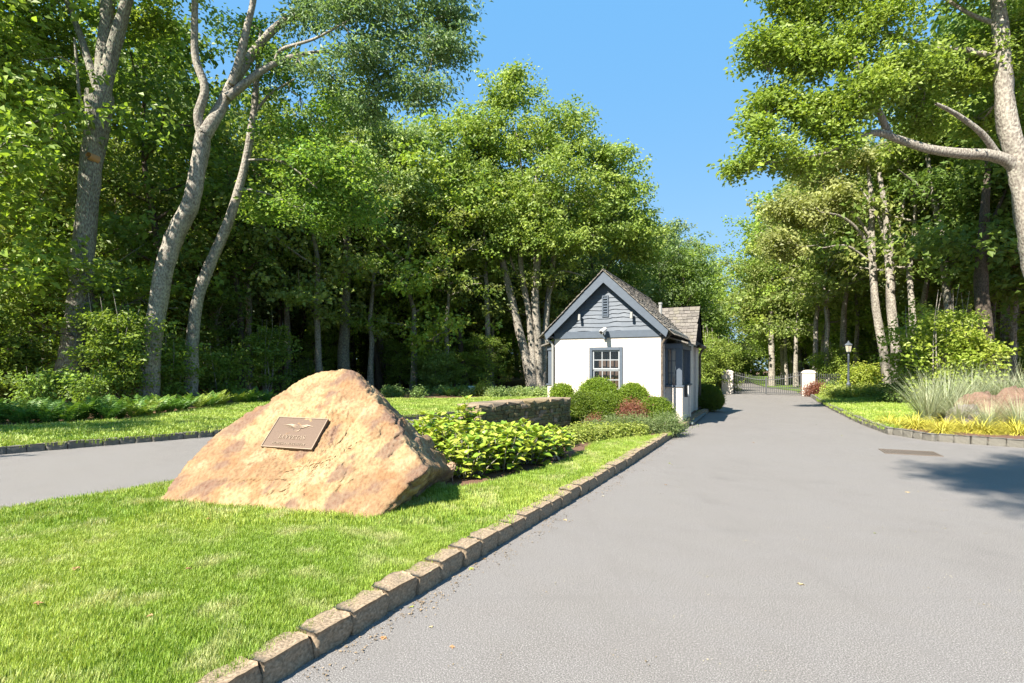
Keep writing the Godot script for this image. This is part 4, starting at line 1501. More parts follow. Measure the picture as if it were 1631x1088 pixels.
func grasses_and_rocks() -> void:
	rng.seed = 51
	var silver := leafy(Color(0.36, 0.40, 0.25), 0.7, 0.5)
	silver.vertex_color_use_as_albedo = true
	var mesh0 := blades(420, 1.55, 0.62, 0.010, 71, 0.16, 0.5)
	for q in [[1478, 14.6, 1.0], [1508, 15.0, 1.12], [1540, 14.3, 0.72], [1548, 16.0, 1.1], [1580, 15.9, 1.05], [1605, 15.2, 1.12], [1640, 15.0, 1.2], [1575, 12.9, 0.55], [1622, 12.7, 0.62], [1528, 13.6, 0.6], [1660, 13.6, 1.0]]:
		var o := thing("ornamental_grass", foot(q[0], q[1]), "silvery ornamental grass " + ("low tuft in front of the reddish rocks" if q[2] < 0.75 else "tall arching clump behind the reddish rocks"), "ornamental grass", "silvery grasses in the mulch bed" if q[2] >= 0.75 else "low silvery tufts by the rocks", rng.randf() * TAU)
		part("foliage", mesh0, silver, o, Transform3D(Basis.IDENTITY.scaled(Vector3.ONE * q[2]), Vector3.ZERO))
	var gold := leafy(Color(0.50, 0.46, 0.075), 0.6, 0.5)
	gold.vertex_color_use_as_albedo = true
	var mesh1 := blades(230, 0.58, 1.1, 0.013, 72, 0.12, 1.4)
	for q in [[1415, 14.2], [1430, 13.6], [1452, 14.1], [1458, 13.2], [1476, 13.6], [1492, 13.0], [1506, 13.4], [1515, 12.7], [1532, 13.0], [1540, 12.5], [1562, 12.35], [1572, 12.15], [1598, 12.9], [1612, 12.3], [1622, 12.0], [1500, 12.3], [1585, 13.2], [1645, 12.1]]:
		var o := thing("golden_grass", foot(q[0], q[1]), "bright yellow grass clump edging the mulch bed", "golden grass", "yellow grass clumps edging the mulch bed", rng.randf() * TAU)
		part("foliage", mesh1, gold, o, Transform3D(Basis.IDENTITY.scaled(Vector3.ONE * rnd(0.8, 1.15)), Vector3.ZERO))
	var cols := [Color(0.195, 0.138, 0.112), Color(0.18, 0.128, 0.104), Color(0.19, 0.18, 0.185)]
	var k := 0
	for q in [[1575, 14.0, Vector3(0.85, 0.75, 0.5), "large reddish rock half hidden by silvery grass", 0], [1625, 13.7, Vector3(0.75, 0.8, 0.5), "reddish split rock standing beside the larger one", 1], [1536, 13.7, Vector3(0.42, 0.46, 0.35), "small grey rock at the end of the reddish rocks", 2]]:
		var b := Builder.new()
		var f := noise(0.9, 4, FastNoiseLite.TYPE_SIMPLEX, 90 + k)
		var ch := noise(1.3, 2, FastNoiseLite.TYPE_CELLULAR, 95 + k)
		ch.cellular_return_type = FastNoiseLite.RETURN_CELL_VALUE
		for r in 31:
			for c in 48:
				var th := PI * r / 30.0
				var ph := TAU * c / 48.0
				var d := Vector3(sin(th) * cos(ph), cos(th), sin(th) * sin(ph))
				var w := 1.0 + 0.20 * f.get_noise_3dv(d * 0.9) + 0.26 * ch.get_noise_3dv(d * 0.8) + 0.05 * f.get_noise_3dv(d * 5.0)
				var g := 1.0 + 0.3 * f.get_noise_3dv(d * 5.0)
				var base: Color = cols[q[4]]
				b.vert(d * w * q[2], d, Color(base.r * g, base.g * g, base.b * g))
		for r in 30:
			for c in 48:
				var e := r * 48 + c
				var g := r * 48 + (c + 1) % 48
				b.tri(e, g, e + 48)
				b.tri(g, g + 48, e + 48)
		var st := SurfaceTool.new()
		st.create_from(b.mesh(), 0)
		st.generate_normals()
		var o := part("bed_rock", st.commit(), mats.rock, self, Transform3D(Basis(Vector3.BACK, 0.35 if k < 2 else 0.0), foot(q[0], q[1], LAWN + 0.12)))
		tag(o, q[3], "rock")
		k += 1

func ferns() -> void:
	rng.seed = 61
	var kinds := []
	for k in 3:
		var b := Builder.new()
		var dir := Vector3(0.36, 0.94, 0).normalized()
		var p := Vector3.ZERO
		for s in 13:
			dir = (dir + Vector3(0.05, -0.055, 0)).normalized()
			var nx := p + dir * 0.058
			var w := 0.16 * sin(clampf((s + 1.2) / 14.0, 0, 1) * PI) + 0.01
			var g := rng.randf_range(0.8, 1.15)
			for sd in [-1.0, 1.0]:
				var out := (Vector3(0, 0, sd) + dir * 0.45 + Vector3(0, rng.randf_range(-0.2, 0.1), 0)).normalized()
				b.leaf(p, out, dir.cross(Vector3(0, 0, 1)) * -1.0 + Vector3.UP * 0.3, w, 0.052, 0.05, Color(g, g, g))
			b.quad(p - Vector3(0, 0, 0.004), p + Vector3(0, 0, 0.004), nx + Vector3(0, 0, 0.003), nx - Vector3(0, 0, 0.003), Color(0.8, 0.8, 0.6))
			p = nx
		kinds.append(b.mesh())
	var fm := [leafy(Color(0.12, 0.25, 0.04), 0.8), leafy(Color(0.18, 0.31, 0.045), 0.8), leafy(Color(0.27, 0.36, 0.06), 0.8)]
	for m in fm:
		m.vertex_color_use_as_albedo = true
	var list := []
	for k in 30:
		var px := -15.0 + k * 15.0 + rnd(-6, 6)
		var edge := 13.9 if px < 90 else (lerpf(13.9, 15.4, (px - 90) / 130.0) if px < 220 else lerpf(15.4, 22.5, clampf((px - 220) / 190.0, 0, 1)))
		list.append([px, edge + rnd(0.2, 0.7), rnd(0.85, 1.15), 0])
		if k % 2 == 0:
			list.append([px + rnd(-6, 8), edge + rnd(1.2, 2.0), rnd(0.8, 1.15), 0])
	for k in 16:
		list.append([rnd(620, 880), rnd(28, 33), rnd(0.6, 0.95), 1])
	for q in list:
		var o := thing("fern", foot(q[0], q[1]), "fern with arching fronds " + ("in the bed between lawn and woods" if q[3] == 0 else "on the leaf litter beyond the stone wall"), "fern", "ferns edging the woods by the lawn" if q[3] == 0 else "ferns beyond the stone wall", rng.randf() * TAU)
		var n := 12 if q[3] == 0 else 8
		var m: Material = fm[[0, 0, 1, 1, 2][rng.randi() % 5]]
		for f in n:
			var bs := Basis(Vector3.UP, TAU * f / n + rnd(-0.25, 0.25)) * Basis(Vector3.BACK, rnd(-0.2, 0.35))
			part("frond", kinds[rng.randi() % 3], m, o, Transform3D(bs.scaled(Vector3.ONE * q[2] * rnd(0.85, 1.15)), Vector3(0, -0.02, 0)))

# ---------- woods ----------
func skyline(px: float) -> float:
	var t := [[-400, -200], [600, -80], [660, 110], [700, 170], [760, 200], [900, 230], [960, 270], [1020, 320], [1060, 345], [1100, 395], [1140, 445], [1160, 500], [1172, 545], [1184, 500], [1200, 420], [1232, 345], [1280, 290], [1340, 220], [1400, 120], [1500, -50], [2200, -300]]
	for k in t.size() - 1:
		if px < t[k + 1][0]:
			return lerpf(t[k][1], t[k + 1][1], clampf((px - t[k][0]) / float(t[k + 1][0] - t[k][0]), 0, 1))
	return -300.0

func woods() -> void:
	var protos := []
	var g := "trees of the woods"
	protos.append([wood_tree("forest_tree", "dark green broadleaf tree with a straight trunk in the woods", g, 18.0, 5.0, 4.2, 395, sprays.far, 1.0, GREEN_DARK, GREEN_MID, mats.bark_dark, 101), 18.0])
	protos.append([wood_tree("forest_tree", "mid green broadleaf tree with spreading limbs in the woods", g, 17.0, 4.0, 4.6, 408, sprays.far, 1.0, GREEN_MID, Color(0.324, 0.464, 0.079), mats.bark_oak, 102), 17.0])
	protos.append([wood_tree("forest_tree", "yellow green maple standing in the woods", g, 16.0, 3.6, 4.2, 382, sprays.far, 0.95, Color(0.259, 0.395, 0.067), GREEN_YELLOW, mats.bark_pale, 103), 16.0])
	protos.append([wood_tree("forest_tree", "blue green oak with drooping leaves in the woods", g, 19.0, 6.0, 4.4, 382, sprays.far, 1.0, GREEN_BLUE, Color(0.276, 0.366, 0.183), mats.bark_dark, 104), 19.0])
	protos.append([wood_tree("forest_tree", "olive green tree with a pale trunk in the woods", g, 17.0, 4.5, 4.0, 356, sprays.far, 0.95, GREEN_OLIVE, Color(0.292, 0.395, 0.109), mats.bark_pale, 105), 17.0])
	var left := PackedVector2Array([Vector2(-16.5, 16), Vector2(-15, 21), Vector2(-14.5, 28), Vector2(-4, 34), Vector2(3, 39), Vector2(9, 40), Vector2(15, 50), Vector2(36, 98), Vector2(36, 112), Vector2(-120, 112), Vector2(-120, 16)])
	var right := PackedVector2Array([Vector2(20.5, 36), Vector2(27, 32), Vector2(22, 24), Vector2(21, 19), Vector2(30, 14), Vector2(120, 14), Vector2(120, 112), Vector2(54, 112), Vector2(50, 98), Vector2(28, 55)])
	rng.seed = 200
	var placed := []
	var used := {}
	var first := {}
	var tree_words := []
	var tries := 0
	while tries < 9000 and placed.size() < 260:
		tries += 1
		var p := Vector2(rnd(-90, 90), rnd(15, 100))
		if not (Geometry2D.is_point_in_polygon(p, left) or Geometry2D.is_point_in_polygon(p, right)):
			continue
		var px := 815.0 + p.x / p.y * FOCAL
		if px < -160 or px > 1790:
			continue
		var gap := 4.2 + p.y * 0.022 + (maxf(0.0, p.y - 50.0) * 0.05 if px < 1080 or px > 1320 else -1.5)
		var free := true
		for q in placed:
			if q.distance_squared_to(p) < gap * gap:
				free = false
				break
		if not free:
			continue
		var cap := EYE + (HORIZON - skyline(px) - 8.0) * p.y / FOCAL
		var side := EYE + (HORIZON - minf(skyline(px - 3.0 / p.y * FOCAL), 540.0)) * p.y / FOCAL
		cap = minf(cap, maxf(side, EYE + (HORIZON - minf(skyline(px + 3.0 / p.y * FOCAL), 540.0)) * p.y / FOCAL))
		if cap < 5.0:
			continue
		var pick := rng.randi() % 5
		if px > 950 and px < 1300 and rng.randf() < 0.6:
			pick = [1, 2, 4][rng.randi() % 3]
		var tall := minf(cap * rnd(0.86, 1.0), rnd(15.0, 22.0))
		placed.append(p)
		var at := Vector3(p.x, LAWN, -p.y)
		var sz: float = tall / protos[pick][1]
		if not used.has(pick):
			used[pick] = true
			protos[pick][0].position = at
			protos[pick][0].scale = Vector3.ONE * sz
		else:
			copy(protos[pick][0], at, rng.randf() * TAU, sz)
		tree_words.append([protos[pick][0] if not first.has(pick) else get_child(get_child_count() - 1), pick, px, p.y])
		first[pick] = true
	# trees beyond the left edge of the picture, whose shadows cross the left lawn
	for q in [[-21.5, 3.5, 0.85], [-20.5, -3.5, 0.8]]:
		copy(protos[1][0], Vector3(q[0], LAWN, -q[1]), rng.randf() * TAU, q[2])
	var looks := ["dark green straight tree", "mid green spreading tree", "yellow green maple", "blue green oak", "olive green pale-barked tree"]
	for q in tree_words:
		var where := "behind the fern bed"
		if q[2] > 1420:
			where = "behind the silvery grasses"
		elif q[2] > 1290:
			where = "behind the lamp post and iron fence"
		elif q[2] > 1168:
			where = "along the drive beyond the gate"
		elif q[2] > 990:
			where = "beyond the gatehouse roof"
		elif q[2] > 720:
			where = "behind the stone wall and maple"
		elif q[2] > 430:
			where = "behind the boulder"
		q[0].set_meta("label", looks[q[1]] + (" deep in the woods " if q[3] > 50 else " at the front of woods ") + where)
	print("forest trees ", placed.size())
	# saplings and understorey
	var us := "young trees in the understorey"
	var young := []
	young.append(wood_tree("sapling", "thin young tree with dark green leaves in the understorey", us, 5.2, 0.9, 1.7, 170, sprays.broad, 0.9, GREEN_DARK, GREEN_MID, mats.bark_pale, 111))
	young.append(wood_tree("sapling", "young maple with bright green leaves in the understorey", us, 4.4, 0.7, 1.6, 150, sprays.broad, 0.9, GREEN_MID, Color(0.298, 0.409, 0.070), mats.bark_dark, 112))
	rng.seed = 210
	placed = []
	tries = 0
	var uy := [false, false]
	while tries < 6000 and placed.size() < 70:
		tries += 1
		var p := Vector2(rnd(-45, 45), rnd(16, 60))
		if not (Geometry2D.is_point_in_polygon(p, left) or Geometry2D.is_point_in_polygon(p, right)):
			continue
		var px := 815.0 + p.x / p.y * FOCAL
		if px < -80 or px > 1720 or (px > 930 and px < 1330) or (px > 400 and px < 900 and p.y < 44.0):
			continue
		var free := true
		for q in placed:
			if q.distance_squared_to(p) < 4.0:
				free = false
				break
		if not free:
			continue
		placed.append(p)
		var k := rng.randi() % 2
		var at := Vector3(p.x, LAWN, -p.y)
		if not uy[k]:
			uy[k] = true
			young[k].position = at
		else:
			copy(young[k], at, rng.randf() * TAU, rnd(0.6, 1.35))
	# slim bare trunks that show between the big ones
	var slim := []
	slim.append(wood_tree("pole_tree", "slim straight young trunk with a small high crown in the woods", "slim trunks in the woods", 13.0, 6.5, 2.2, 110, sprays.far, 0.8, GREEN_DARK, GREEN_MID, mats.bark_dark, 121))
	slim.append(wood_tree("pole_tree", "slim pale crooked trunk with a small high crown in the woods", "slim pale trunks in the woods", 12.0, 6.0, 2.2, 110, sprays.far, 0.8, GREEN_MID, GREEN_OLIVE, mats.bark_pale, 122))
	rng.seed = 215
	placed = []
	tries = 0
	var us2 := [false, false]
	while tries < 5000 and placed.size() < 75:
		tries += 1
		var p := Vector2(rnd(-45, 45), rnd(24, 62))
		if not (Geometry2D.is_point_in_polygon(p, left) or Geometry2D.is_point_in_polygon(p, right)):
			continue
		var px := 815.0 + p.x / p.y * FOCAL
		if px < -60 or px > 1700 or (px > 960 and px < 1300):
			continue
		var free := true
		for q in placed:
			if q.distance_squared_to(p) < 5.0:
				free = false
				break
		if not free:
			continue
		placed.append(p)
		var k := rng.randi() % 2
		var at := Vector3(p.x, LAWN, -p.y)
		if not us2[k]:
			us2[k] = true
			slim[k].position = at
		else:
			copy(slim[k], at, rng.randf() * TAU, rnd(0.75, 1.25))
	for q in [[1300, 36.0], [1318, 33.5], [1345, 35.0], [1366, 37.0], [1450, 27.5], [1470, 30.0], [1500, 32.0], [1545, 29.0], [1602, 26.0], [1615, 31.0], [1250, 48.0], [1268, 44.0], [455, 33.0], [500, 36.0], [600, 38.0], [660, 40.0], [730, 42.0], [75, 27.0], [175, 26.0], [380, 29.0]]:
		var k := 1 if q[0] > 1000 or rng.randf() < 0.5 else 0
		copy(slim[k], foot(q[0], q[1]), rng.randf() * TAU, rnd(0.9, 1.3))
	for k in 15:
		copy(young[1], foot(rnd(430, 840), rnd(34, 46)), rng.randf() * TAU, rnd(0.5, 0.95), "young bright green maple in the woods between boulder and gatehouse")
	for q in [[16.5, 52.0, 0.75], [21.0, 66.0, 0.8], [27.0, 78.0, 0.85], [32.5, 92.0, 0.85], [29.5, 58.0, 0.85], [36.0, 70.0, 0.9], [42.5, 84.0, 0.85], [48.5, 96.0, 0.85], [25.5, 50.0, 0.8], [19.0, 59.0, 0.7]]:
		copy(protos[[1, 4, 0][rng.randi() % 3]][0], Vector3(q[0], 0.0, -q[1]), rng.randf() * TAU, q[2], "green tree lining the drive beyond the gate")
	for q in [[40.5, 108.0, 0.40], [43.5, 110.0, 0.34], [46.0, 108.0, 0.36], [49.0, 109.0, 0.5], [51.5, 107.0, 0.7], [37.5, 109.0, 0.6]]:
		copy(protos[0][0], Vector3(q[0], 0.0, -q[1]), rng.randf() * TAU, q[2], "dark green tree closing the far end of the drive")
	# the wood far behind, one mass
	var xf := []
	var cols := []
	rng.seed = 220
	for k in 8000:
		var px := rnd(-250, 1880)
		var d := rnd(98, 116)
		var cap := EYE + (HORIZON - minf(skyline(px) + 12.0, 575.0)) * d / FOCAL
		if px > 1158 and px < 1186:
			cap = minf(cap, 6.5)
		var y := pow(rng.randf(), 1.25) * minf(cap, 22.0)
		xf.append(turned(Vector3((px - 815) / FOCAL * d, y, -d), rnd(1.8, 2.8)))
		cols.append(tint(GREEN_DARK, GREEN_OLIVE))
	var far := copies("far_wood", sprays.far, mats.leaf, xf, cols, self)
	tag(far, "distant mass of green woods closing the view behind the nearer trees", "woods")

func hero_trees() -> void:
	var oak := traced_tree("oak_tree", "big grey oak with straight lichen covered trunk behind the ferns", 20.0, [
		[[110, 655, 56], [115, 600, 42], [120, 540, 37], [129, 450, 32], [138, 330, 28], [150, 230, 31], [158, 150, 36]],
		[[162, 165, 25], [166, 70, 21], [175, -30, 17], [185, -160, 14], [190, -260, 7]],
		[[160, 165, 24], [182, 70, 19], [203, 0, 15], [240, -110, 12], [260, -220, 6]],
		[[158, 150, 14], [140, 95, 11], [125, 50, 9], [95, -20, 7], [50, -100, 4]],
		[[140, 200, 7], [127, 160, 5], [122, 105, 4], [118, 60, 3]]],
		[[55, 50, 60, 90, 1.0], [-10, 90, 60, 90, -1.0], [15, -50, 100, 150, 0.0], [150, -120, 130, 190, 0.5], [255, -70, 80, 100, -1.0], [95, 140, 35, 36, 1.5], [235, 45, 45, 60, 1.5], [-70, -80, 120, 150, 0.0], [280, -180, 110, 130, 0.0], [10, 180, 40, 40, 1.5]],
		sprays.broad, 1.0, GREEN_MID, Color(0.389, 0.507, 0.094), mats.bark_oak, 301)
	var sp := at_depth(141, 248, 19.6) - oak.position
	var sb := Builder.new()
	sb.tube([sp + Vector3(0.1, -0.05, -0.3), sp + Vector3(0.0, 0.0, -0.06), sp + Vector3(-0.01, 0.01, 0.03)], [0.16, 0.14, 0.12], 10)
	part("sawn_stub", sb.mesh(), plain(Color(0.36, 0.20, 0.09), 0.8), oak)
	traced_tree("forked_tree", "pale barked tree with sinuous forked trunk leaning over the lawn edge", 20.5, [
		[[228, 655, 44], [236, 600, 31], [243, 540, 27], [253, 470, 26], [276, 380, 26], [303, 325, 24], [315, 270, 23], [322, 215, 23]],
		[[322, 218, 16], [315, 185, 13], [326, 140, 12], [310, 85, 11], [310, 0, 9], [312, -90, 5]],
		[[325, 214, 21], [350, 175, 18], [366, 138, 16], [385, 110, 15], [410, 75, 13], [450, 35, 12], [510, 10, 8], [560, -10, 5], [620, -20, 3]],
		[[368, 135, 14], [382, 90, 12], [394, 40, 10], [403, 0, 9], [412, -90, 5]],
		[[362, 155, 14], [395, 128, 12], [430, 105, 10], [475, 88, 7], [530, 83, 4.5], [590, 105, 2.5], [640, 130, 1]],
		[[438, 98, 6], [450, 78, 5], [500, 62, 4], [550, 35, 3]]],
		[[560, 25, 60, 90, 0.0], [645, 25, 65, 110, 0.5], [700, 75, 42, 70, 0.0], [615, 115, 55, 80, 0.8], [675, 140, 36, 45, 0.0], [520, -70, 90, 110, 0.0], [650, -60, 90, 130, 0.0], [420, -110, 100, 110, 0.0], [320, -140, 90, 90, 0.0], [585, 170, 36, 40, 1.0], [480, 25, 40, 40, 1.0], [720, 20, 30, 36, 0.5], [530, 130, 36, 30, 1.5], [570, 85, 34, 40, -0.4], [480, 105, 26, 16, -0.4]],
		sprays.oak, 1.0, Color(0.165, 0.269, 0.122), Color(0.276, 0.395, 0.183), mats.bark_pale, 302)
	traced_tree("slender_tree", "slender pale tree with a curved trunk beside the forked tree", 22.0, [
		[[302, 650, 24], [304, 600, 19], [307, 540, 18], [313, 480, 17], [335, 420, 16], [352, 380, 15], [375, 320, 13], [392, 250, 12], [404, 180, 10], [408, 130, 8], [415, 50, 4]],
		[[402, 185, 5], [430, 150, 4], [470, 125, 2]], [[390, 255, 4], [450, 258, 3], [505, 300, 2]], [[383, 300, 4], [430, 310, 3], [480, 335, 2]]],
		[[440, 120, 55, 60, 0.5], [500, 200, 60, 70, 0.5], [380, 50, 55, 50, 0.5], [465, 255, 55, 60, 0.3], [540, 265, 60, 80, 0.0], [490, 330, 55, 70, 0.5], [570, 330, 45, 50, 0.5], [430, 330, 40, 40, 1.0]],
		sprays.broad, 1.0, Color(0.181, 0.333, 0.074), Color(0.355, 0.479, 0.094), mats.bark_pale, 303)
	traced_tree("maple_tree", "tall yellow green maple with several trunks behind the gatehouse", 37.0, [
		[[848, 628, 18], [835, 560, 14], [815, 480, 12], [797, 400, 10], [788, 330, 7], [775, 270, 4]],
		[[850, 628, 12], [848, 560, 12], [842, 500, 10], [833, 450, 9], [828, 400, 8], [832, 320, 6], [825, 220, 3]],
		[[860, 628, 13], [858, 560, 12], [852, 480, 12], [855, 400, 11], [850, 330, 8], [860, 250, 4]],
		[[864, 628, 13], [866, 560, 11], [872, 480, 9], [880, 420, 8], [892, 360, 5], [920, 300, 3]],
		[[872, 480, 5], [885, 440, 4], [900, 432, 3], [930, 440, 2]], [[833, 450, 5], [815, 420, 4], [808, 380, 3]]],
		[[818, 150, 40, 110, 0.0], [755, 205, 50, 150, 0.0], [830, 220, 70, 240, 0.5], [895, 215, 55, 170, 0.0], [955, 255, 48, 140, 0.5], [990, 300, 42, 110, 0.0], [715, 265, 50, 130, 0.5], [780, 300, 70, 220, -1.0], [880, 300, 70, 230, -1.0], [955, 340, 52, 160, 0.0], [735, 345, 50, 130, 0.5], [830, 360, 55, 150, -1.5], [915, 385, 52, 150, -1.0], [1000, 370, 42, 110, 0.5], [690, 210, 32, 60, 1.0], [1020, 345, 30, 60, 1.0], [820, 120, 18, 30, 0.0], [780, 420, 30, 36, 0.0], [1030, 395, 30, 60, 1.0]],
		sprays.far, 0.78, Color(0.215, 0.320, 0.070), Color(0.370, 0.460, 0.110), mats.bark_pale, 304)
	traced_tree("beech_tree", "big pale tree with a long limb reaching over the drive behind the grasses", 16.5, [
		[[1700, 690, 46], [1680, 590, 36], [1662, 490, 33], [1644, 390, 31], [1630, 310, 30], [1618, 250, 29], [1604, 190, 26], [1596, 100, 22], [1590, 0, 19], [1590, -120, 13], [1600, -250, 6]],
		[[1622, 275, 20], [1602, 256, 17], [1570, 247, 16], [1530, 245, 15], [1480, 238, 13], [1430, 222, 11], [1402, 212, 11], [1372, 216, 7], [1330, 238, 4], [1290, 250, 3]],
		[[1416, 218, 12], [1402, 183, 9], [1386, 152, 8], [1376, 130, 5], [1360, 90, 3]],
		[[1590, 250, 11], [1562, 212, 9], [1522, 182, 7], [1490, 165, 4]],
		[[1596, 95, 10], [1540, 80, 8], [1480, 75, 6], [1400, 50, 4], [1330, 60, 3]],
		[[1592, 40, 8], [1540, 20, 6], [1480, -20, 4]]],
		[[1178, 268, 26, 26, 0.0], [1222, 240, 34, 46, 0.0], [1225, 160, 34, 56, 0.5], [1290, 190, 50, 100, 0.0], [1222, 75, 36, 64, 0.0], [1290, 90, 60, 140, 0.5], [1380, 60, 75, 190, 0.0], [1370, 150, 50, 100, -0.5], [1450, 120, 65, 140, 0.5], [1530, 110, 62, 120, 1.0], [1600, 60, 70, 130, 1.0], [1275, 265, 36, 50, 0.5], [1285, 15, 55, 120, 0.0], [1400, -50, 90, 190, 0.0], [1540, -60, 90, 180, 0.0], [1480, 185, 40, 60, 1.0], [1335, 225, 36, 50, 0.0], [1650, 150, 80, 120, 1.5], [1700, 0, 100, 150, 0.0], [1250, -40, 50, 90, 0.0], [1560, 190, 34, 36, 1.5], [1205, 200, 22, 22, 0.0]],
		sprays.broad, 0.80, Color(0.230, 0.350, 0.060), Color(0.390, 0.490, 0.095), mats.bark_pale, 305, "", 0.75)
	var gr := "tall trunks at the edge of the woods by the lamp"
	traced_tree("roadside_tree", "pale trunk with bare side branches behind the lamp post, left of its twin", 28.5, [
		[[1420, 632, 17], [1408, 570, 13], [1395, 490, 11], [1388, 400, 10], [1388, 330, 8], [1382, 265, 4]],
		[[1388, 402, 6], [1370, 370, 5], [1340, 345, 4], [1305, 338, 2]], [[1388, 380, 5], [1360, 340, 3], [1335, 322, 2]], [[1388, 420, 4], [1350, 392, 3], [1310, 395, 2]]],
		[[1320, 320, 42, 100, 0.5], [1270, 335, 40, 110, 0.5], [1375, 250, 45, 80, 0.5], [1300, 270, 40, 90, 1.0], [1245, 390, 30, 60, 0.5]],
		sprays.far, 0.72, GREEN_OLIVE, Color(0.389, 0.409, 0.168), mats.bark_pale, 306, gr)
	traced_tree("roadside_tree", "pale forked trunk behind the lamp post with a bare branch curving upward", 28.0, [
		[[1432, 630, 19], [1426, 560, 14], [1419, 480, 13], [1415, 400, 12], [1410, 340, 9], [1400, 275, 5]],
		[[1415, 398, 6], [1400, 350, 5], [1386, 325, 4], [1370, 300, 2]], [[1418, 392, 5], [1434, 355, 4], [1440, 315, 3], [1445, 270, 2]]],
		[[1440, 260, 50, 90, 0.5], [1420, 310, 30, 36, 1.0], [1480, 290, 40, 70, 1.0]],
		sprays.far, 0.72, GREEN_MID, Color(0.355, 0.450, 0.094), mats.bark_pale, 307, gr)
	traced_tree("roadside_tree", "slim pale trunk bending leftward at its top behind the yellow green thicket", 26.0, [
		[[1530, 625, 17], [1518, 540, 13], [1508, 460, 12], [1500, 380, 11], [1490, 325, 10], [1478, 260, 6], [1470, 180, 3]],
		[[1490, 325, 5], [1460, 295, 4], [1430, 270, 2]]],
		[[1470, 230, 45, 70, 0.5], [1520, 260, 45, 70, 1.0], [1500, 180, 45, 70, 0.5]],
		sprays.far, 0.72, GREEN_DARK, Color(0.324, 0.422, 0.079), mats.bark_oak, 308, gr)
	traced_tree("roadside_tree", "stout dark trunk behind the silvery grasses", 22.0, [
		[[1590, 640, 34], [1578, 580, 24], [1567, 520, 20], [1563, 440, 18], [1566, 370, 14], [1572, 280, 9], [1575, 180, 5]],
		[[1566, 380, 6], [1590, 330, 5], [1610, 280, 3]]],
		[[1560, 290, 45, 60, 1.0], [1610, 300, 50, 70, 1.0], [1600, 400, 40, 40, 1.5], [1545, 360, 40, 40, 2.0]],
		sprays.broad, 1.1, GREEN_DARK, GREEN_MID, mats.bark_dark, 309, gr)
	traced_tree("roadside_tree", "lighter leaning trunk next to the stout dark one", 27.0, [
		[[1575, 620, 14], [1576, 560, 11], [1580, 480, 10], [1588, 400, 9], [1592, 330, 6], [1600, 260, 3]]],
		[[1600, 280, 40, 60, 0.5], [1560, 230, 40, 60, 0.5]],
		sprays.far, 0.72, GREEN_MID, Color(0.324, 0.422, 0.079), mats.bark_pale, 310, gr)
	var gw := "slim trunks in the woods behind the boulder"
	traced_tree("woodland_tree", "straight grey trunk standing in the woods behind the boulder peak", 33.0, [
		[[545, 618, 24], [547, 570, 18], [549, 500, 15], [552, 420, 13], [554, 350, 11], [562, 270, 8], [572, 200, 4]],
		[[556, 330, 5], [590, 290, 3], [625, 270, 2]], [[560, 290, 5], [530, 250, 3], [505, 220, 2]]],
		[[600, 250, 55, 110, 0.5], [560, 190, 50, 100, 0.5], [650, 300, 50, 90, 0.5], [530, 300, 50, 80, 1.0], [640, 220, 40, 70, 0.5], [620, 360, 40, 60, 1.0]],
		sprays.far, 0.8, Color(0.181, 0.300, 0.122), Color(0.355, 0.450, 0.183), mats.bark_oak, 311, gw)
	traced_tree("woodland_tree", "thin pale tree forking at mid height beyond the stone wall", 38.0, [
		[[690, 622, 13], [693, 570, 11], [694, 510, 10], [691, 470, 7], [686, 420, 4], [682, 370, 2]],
		[[694, 505, 5], [705, 480, 4], [722, 472, 3], [740, 465, 2]]],
		[[690, 400, 36, 50, 0.5], [740, 440, 30, 36, 0.5], [680, 560, 26, 40, -1.0], [715, 565, 22, 30, -1.0]],
		sprays.far, 0.62, GREEN_MID, Color(0.389, 0.479, 0.109), mats.bark_pale, 312, gw)
	traced_tree("woodland_tree", "thin straight trunk next to the maple trunks beyond the wall", 37.0, [
		[[778, 622, 11], [777, 560, 9], [775, 480, 8], [772, 400, 6], [770, 330, 3]]],
		[[760, 410, 36, 60, 0.5], [730, 395, 30, 50, 0.5]],
		sprays.far, 0.7, Color(0.324, 0.422, 0.094), GREEN_OLIVE, mats.bark_pale, 313, gw)
	traced_tree("woodland_tree", "dark leaning trunk in the woods between boulder peak and stone wall", 42.0, [
		[[634, 612, 16], [640, 560, 12], [643, 480, 10], [648, 400, 9], [650, 320, 6], [655, 240, 3]]],
		[[650, 330, 45, 90, 0.5], [690, 300, 45, 90, 0.5], [640, 400, 40, 60, 1.0]],
		sprays.far, 0.85, GREEN_DARK, GREEN_MID, mats.bark_dark, 314, gw)
	traced_tree("gate_tree", "reddish brown straight trunk on the lawn beyond the gate", 46.0, [
		[[1229, 610, 12], [1229, 580, 9], [1228, 540, 8], [1228, 500, 6], [1230, 440, 3]]],
		[[1225, 480, 34, 90, 0.0], [1260, 460, 36, 100, 0.0], [1215, 430, 30, 80, 0.5], [1250, 400, 36, 90, 0.5], [1195, 490, 22, 46, 0.0], [1290, 480, 36, 90, 1.0]],
		sprays.far, 0.85, GREEN_MID, GREEN_OLIVE, mats.bark_pale, 315)
	# a tree beside the viewer, whose crown shades the drive at the right
	traced_shade_tree()

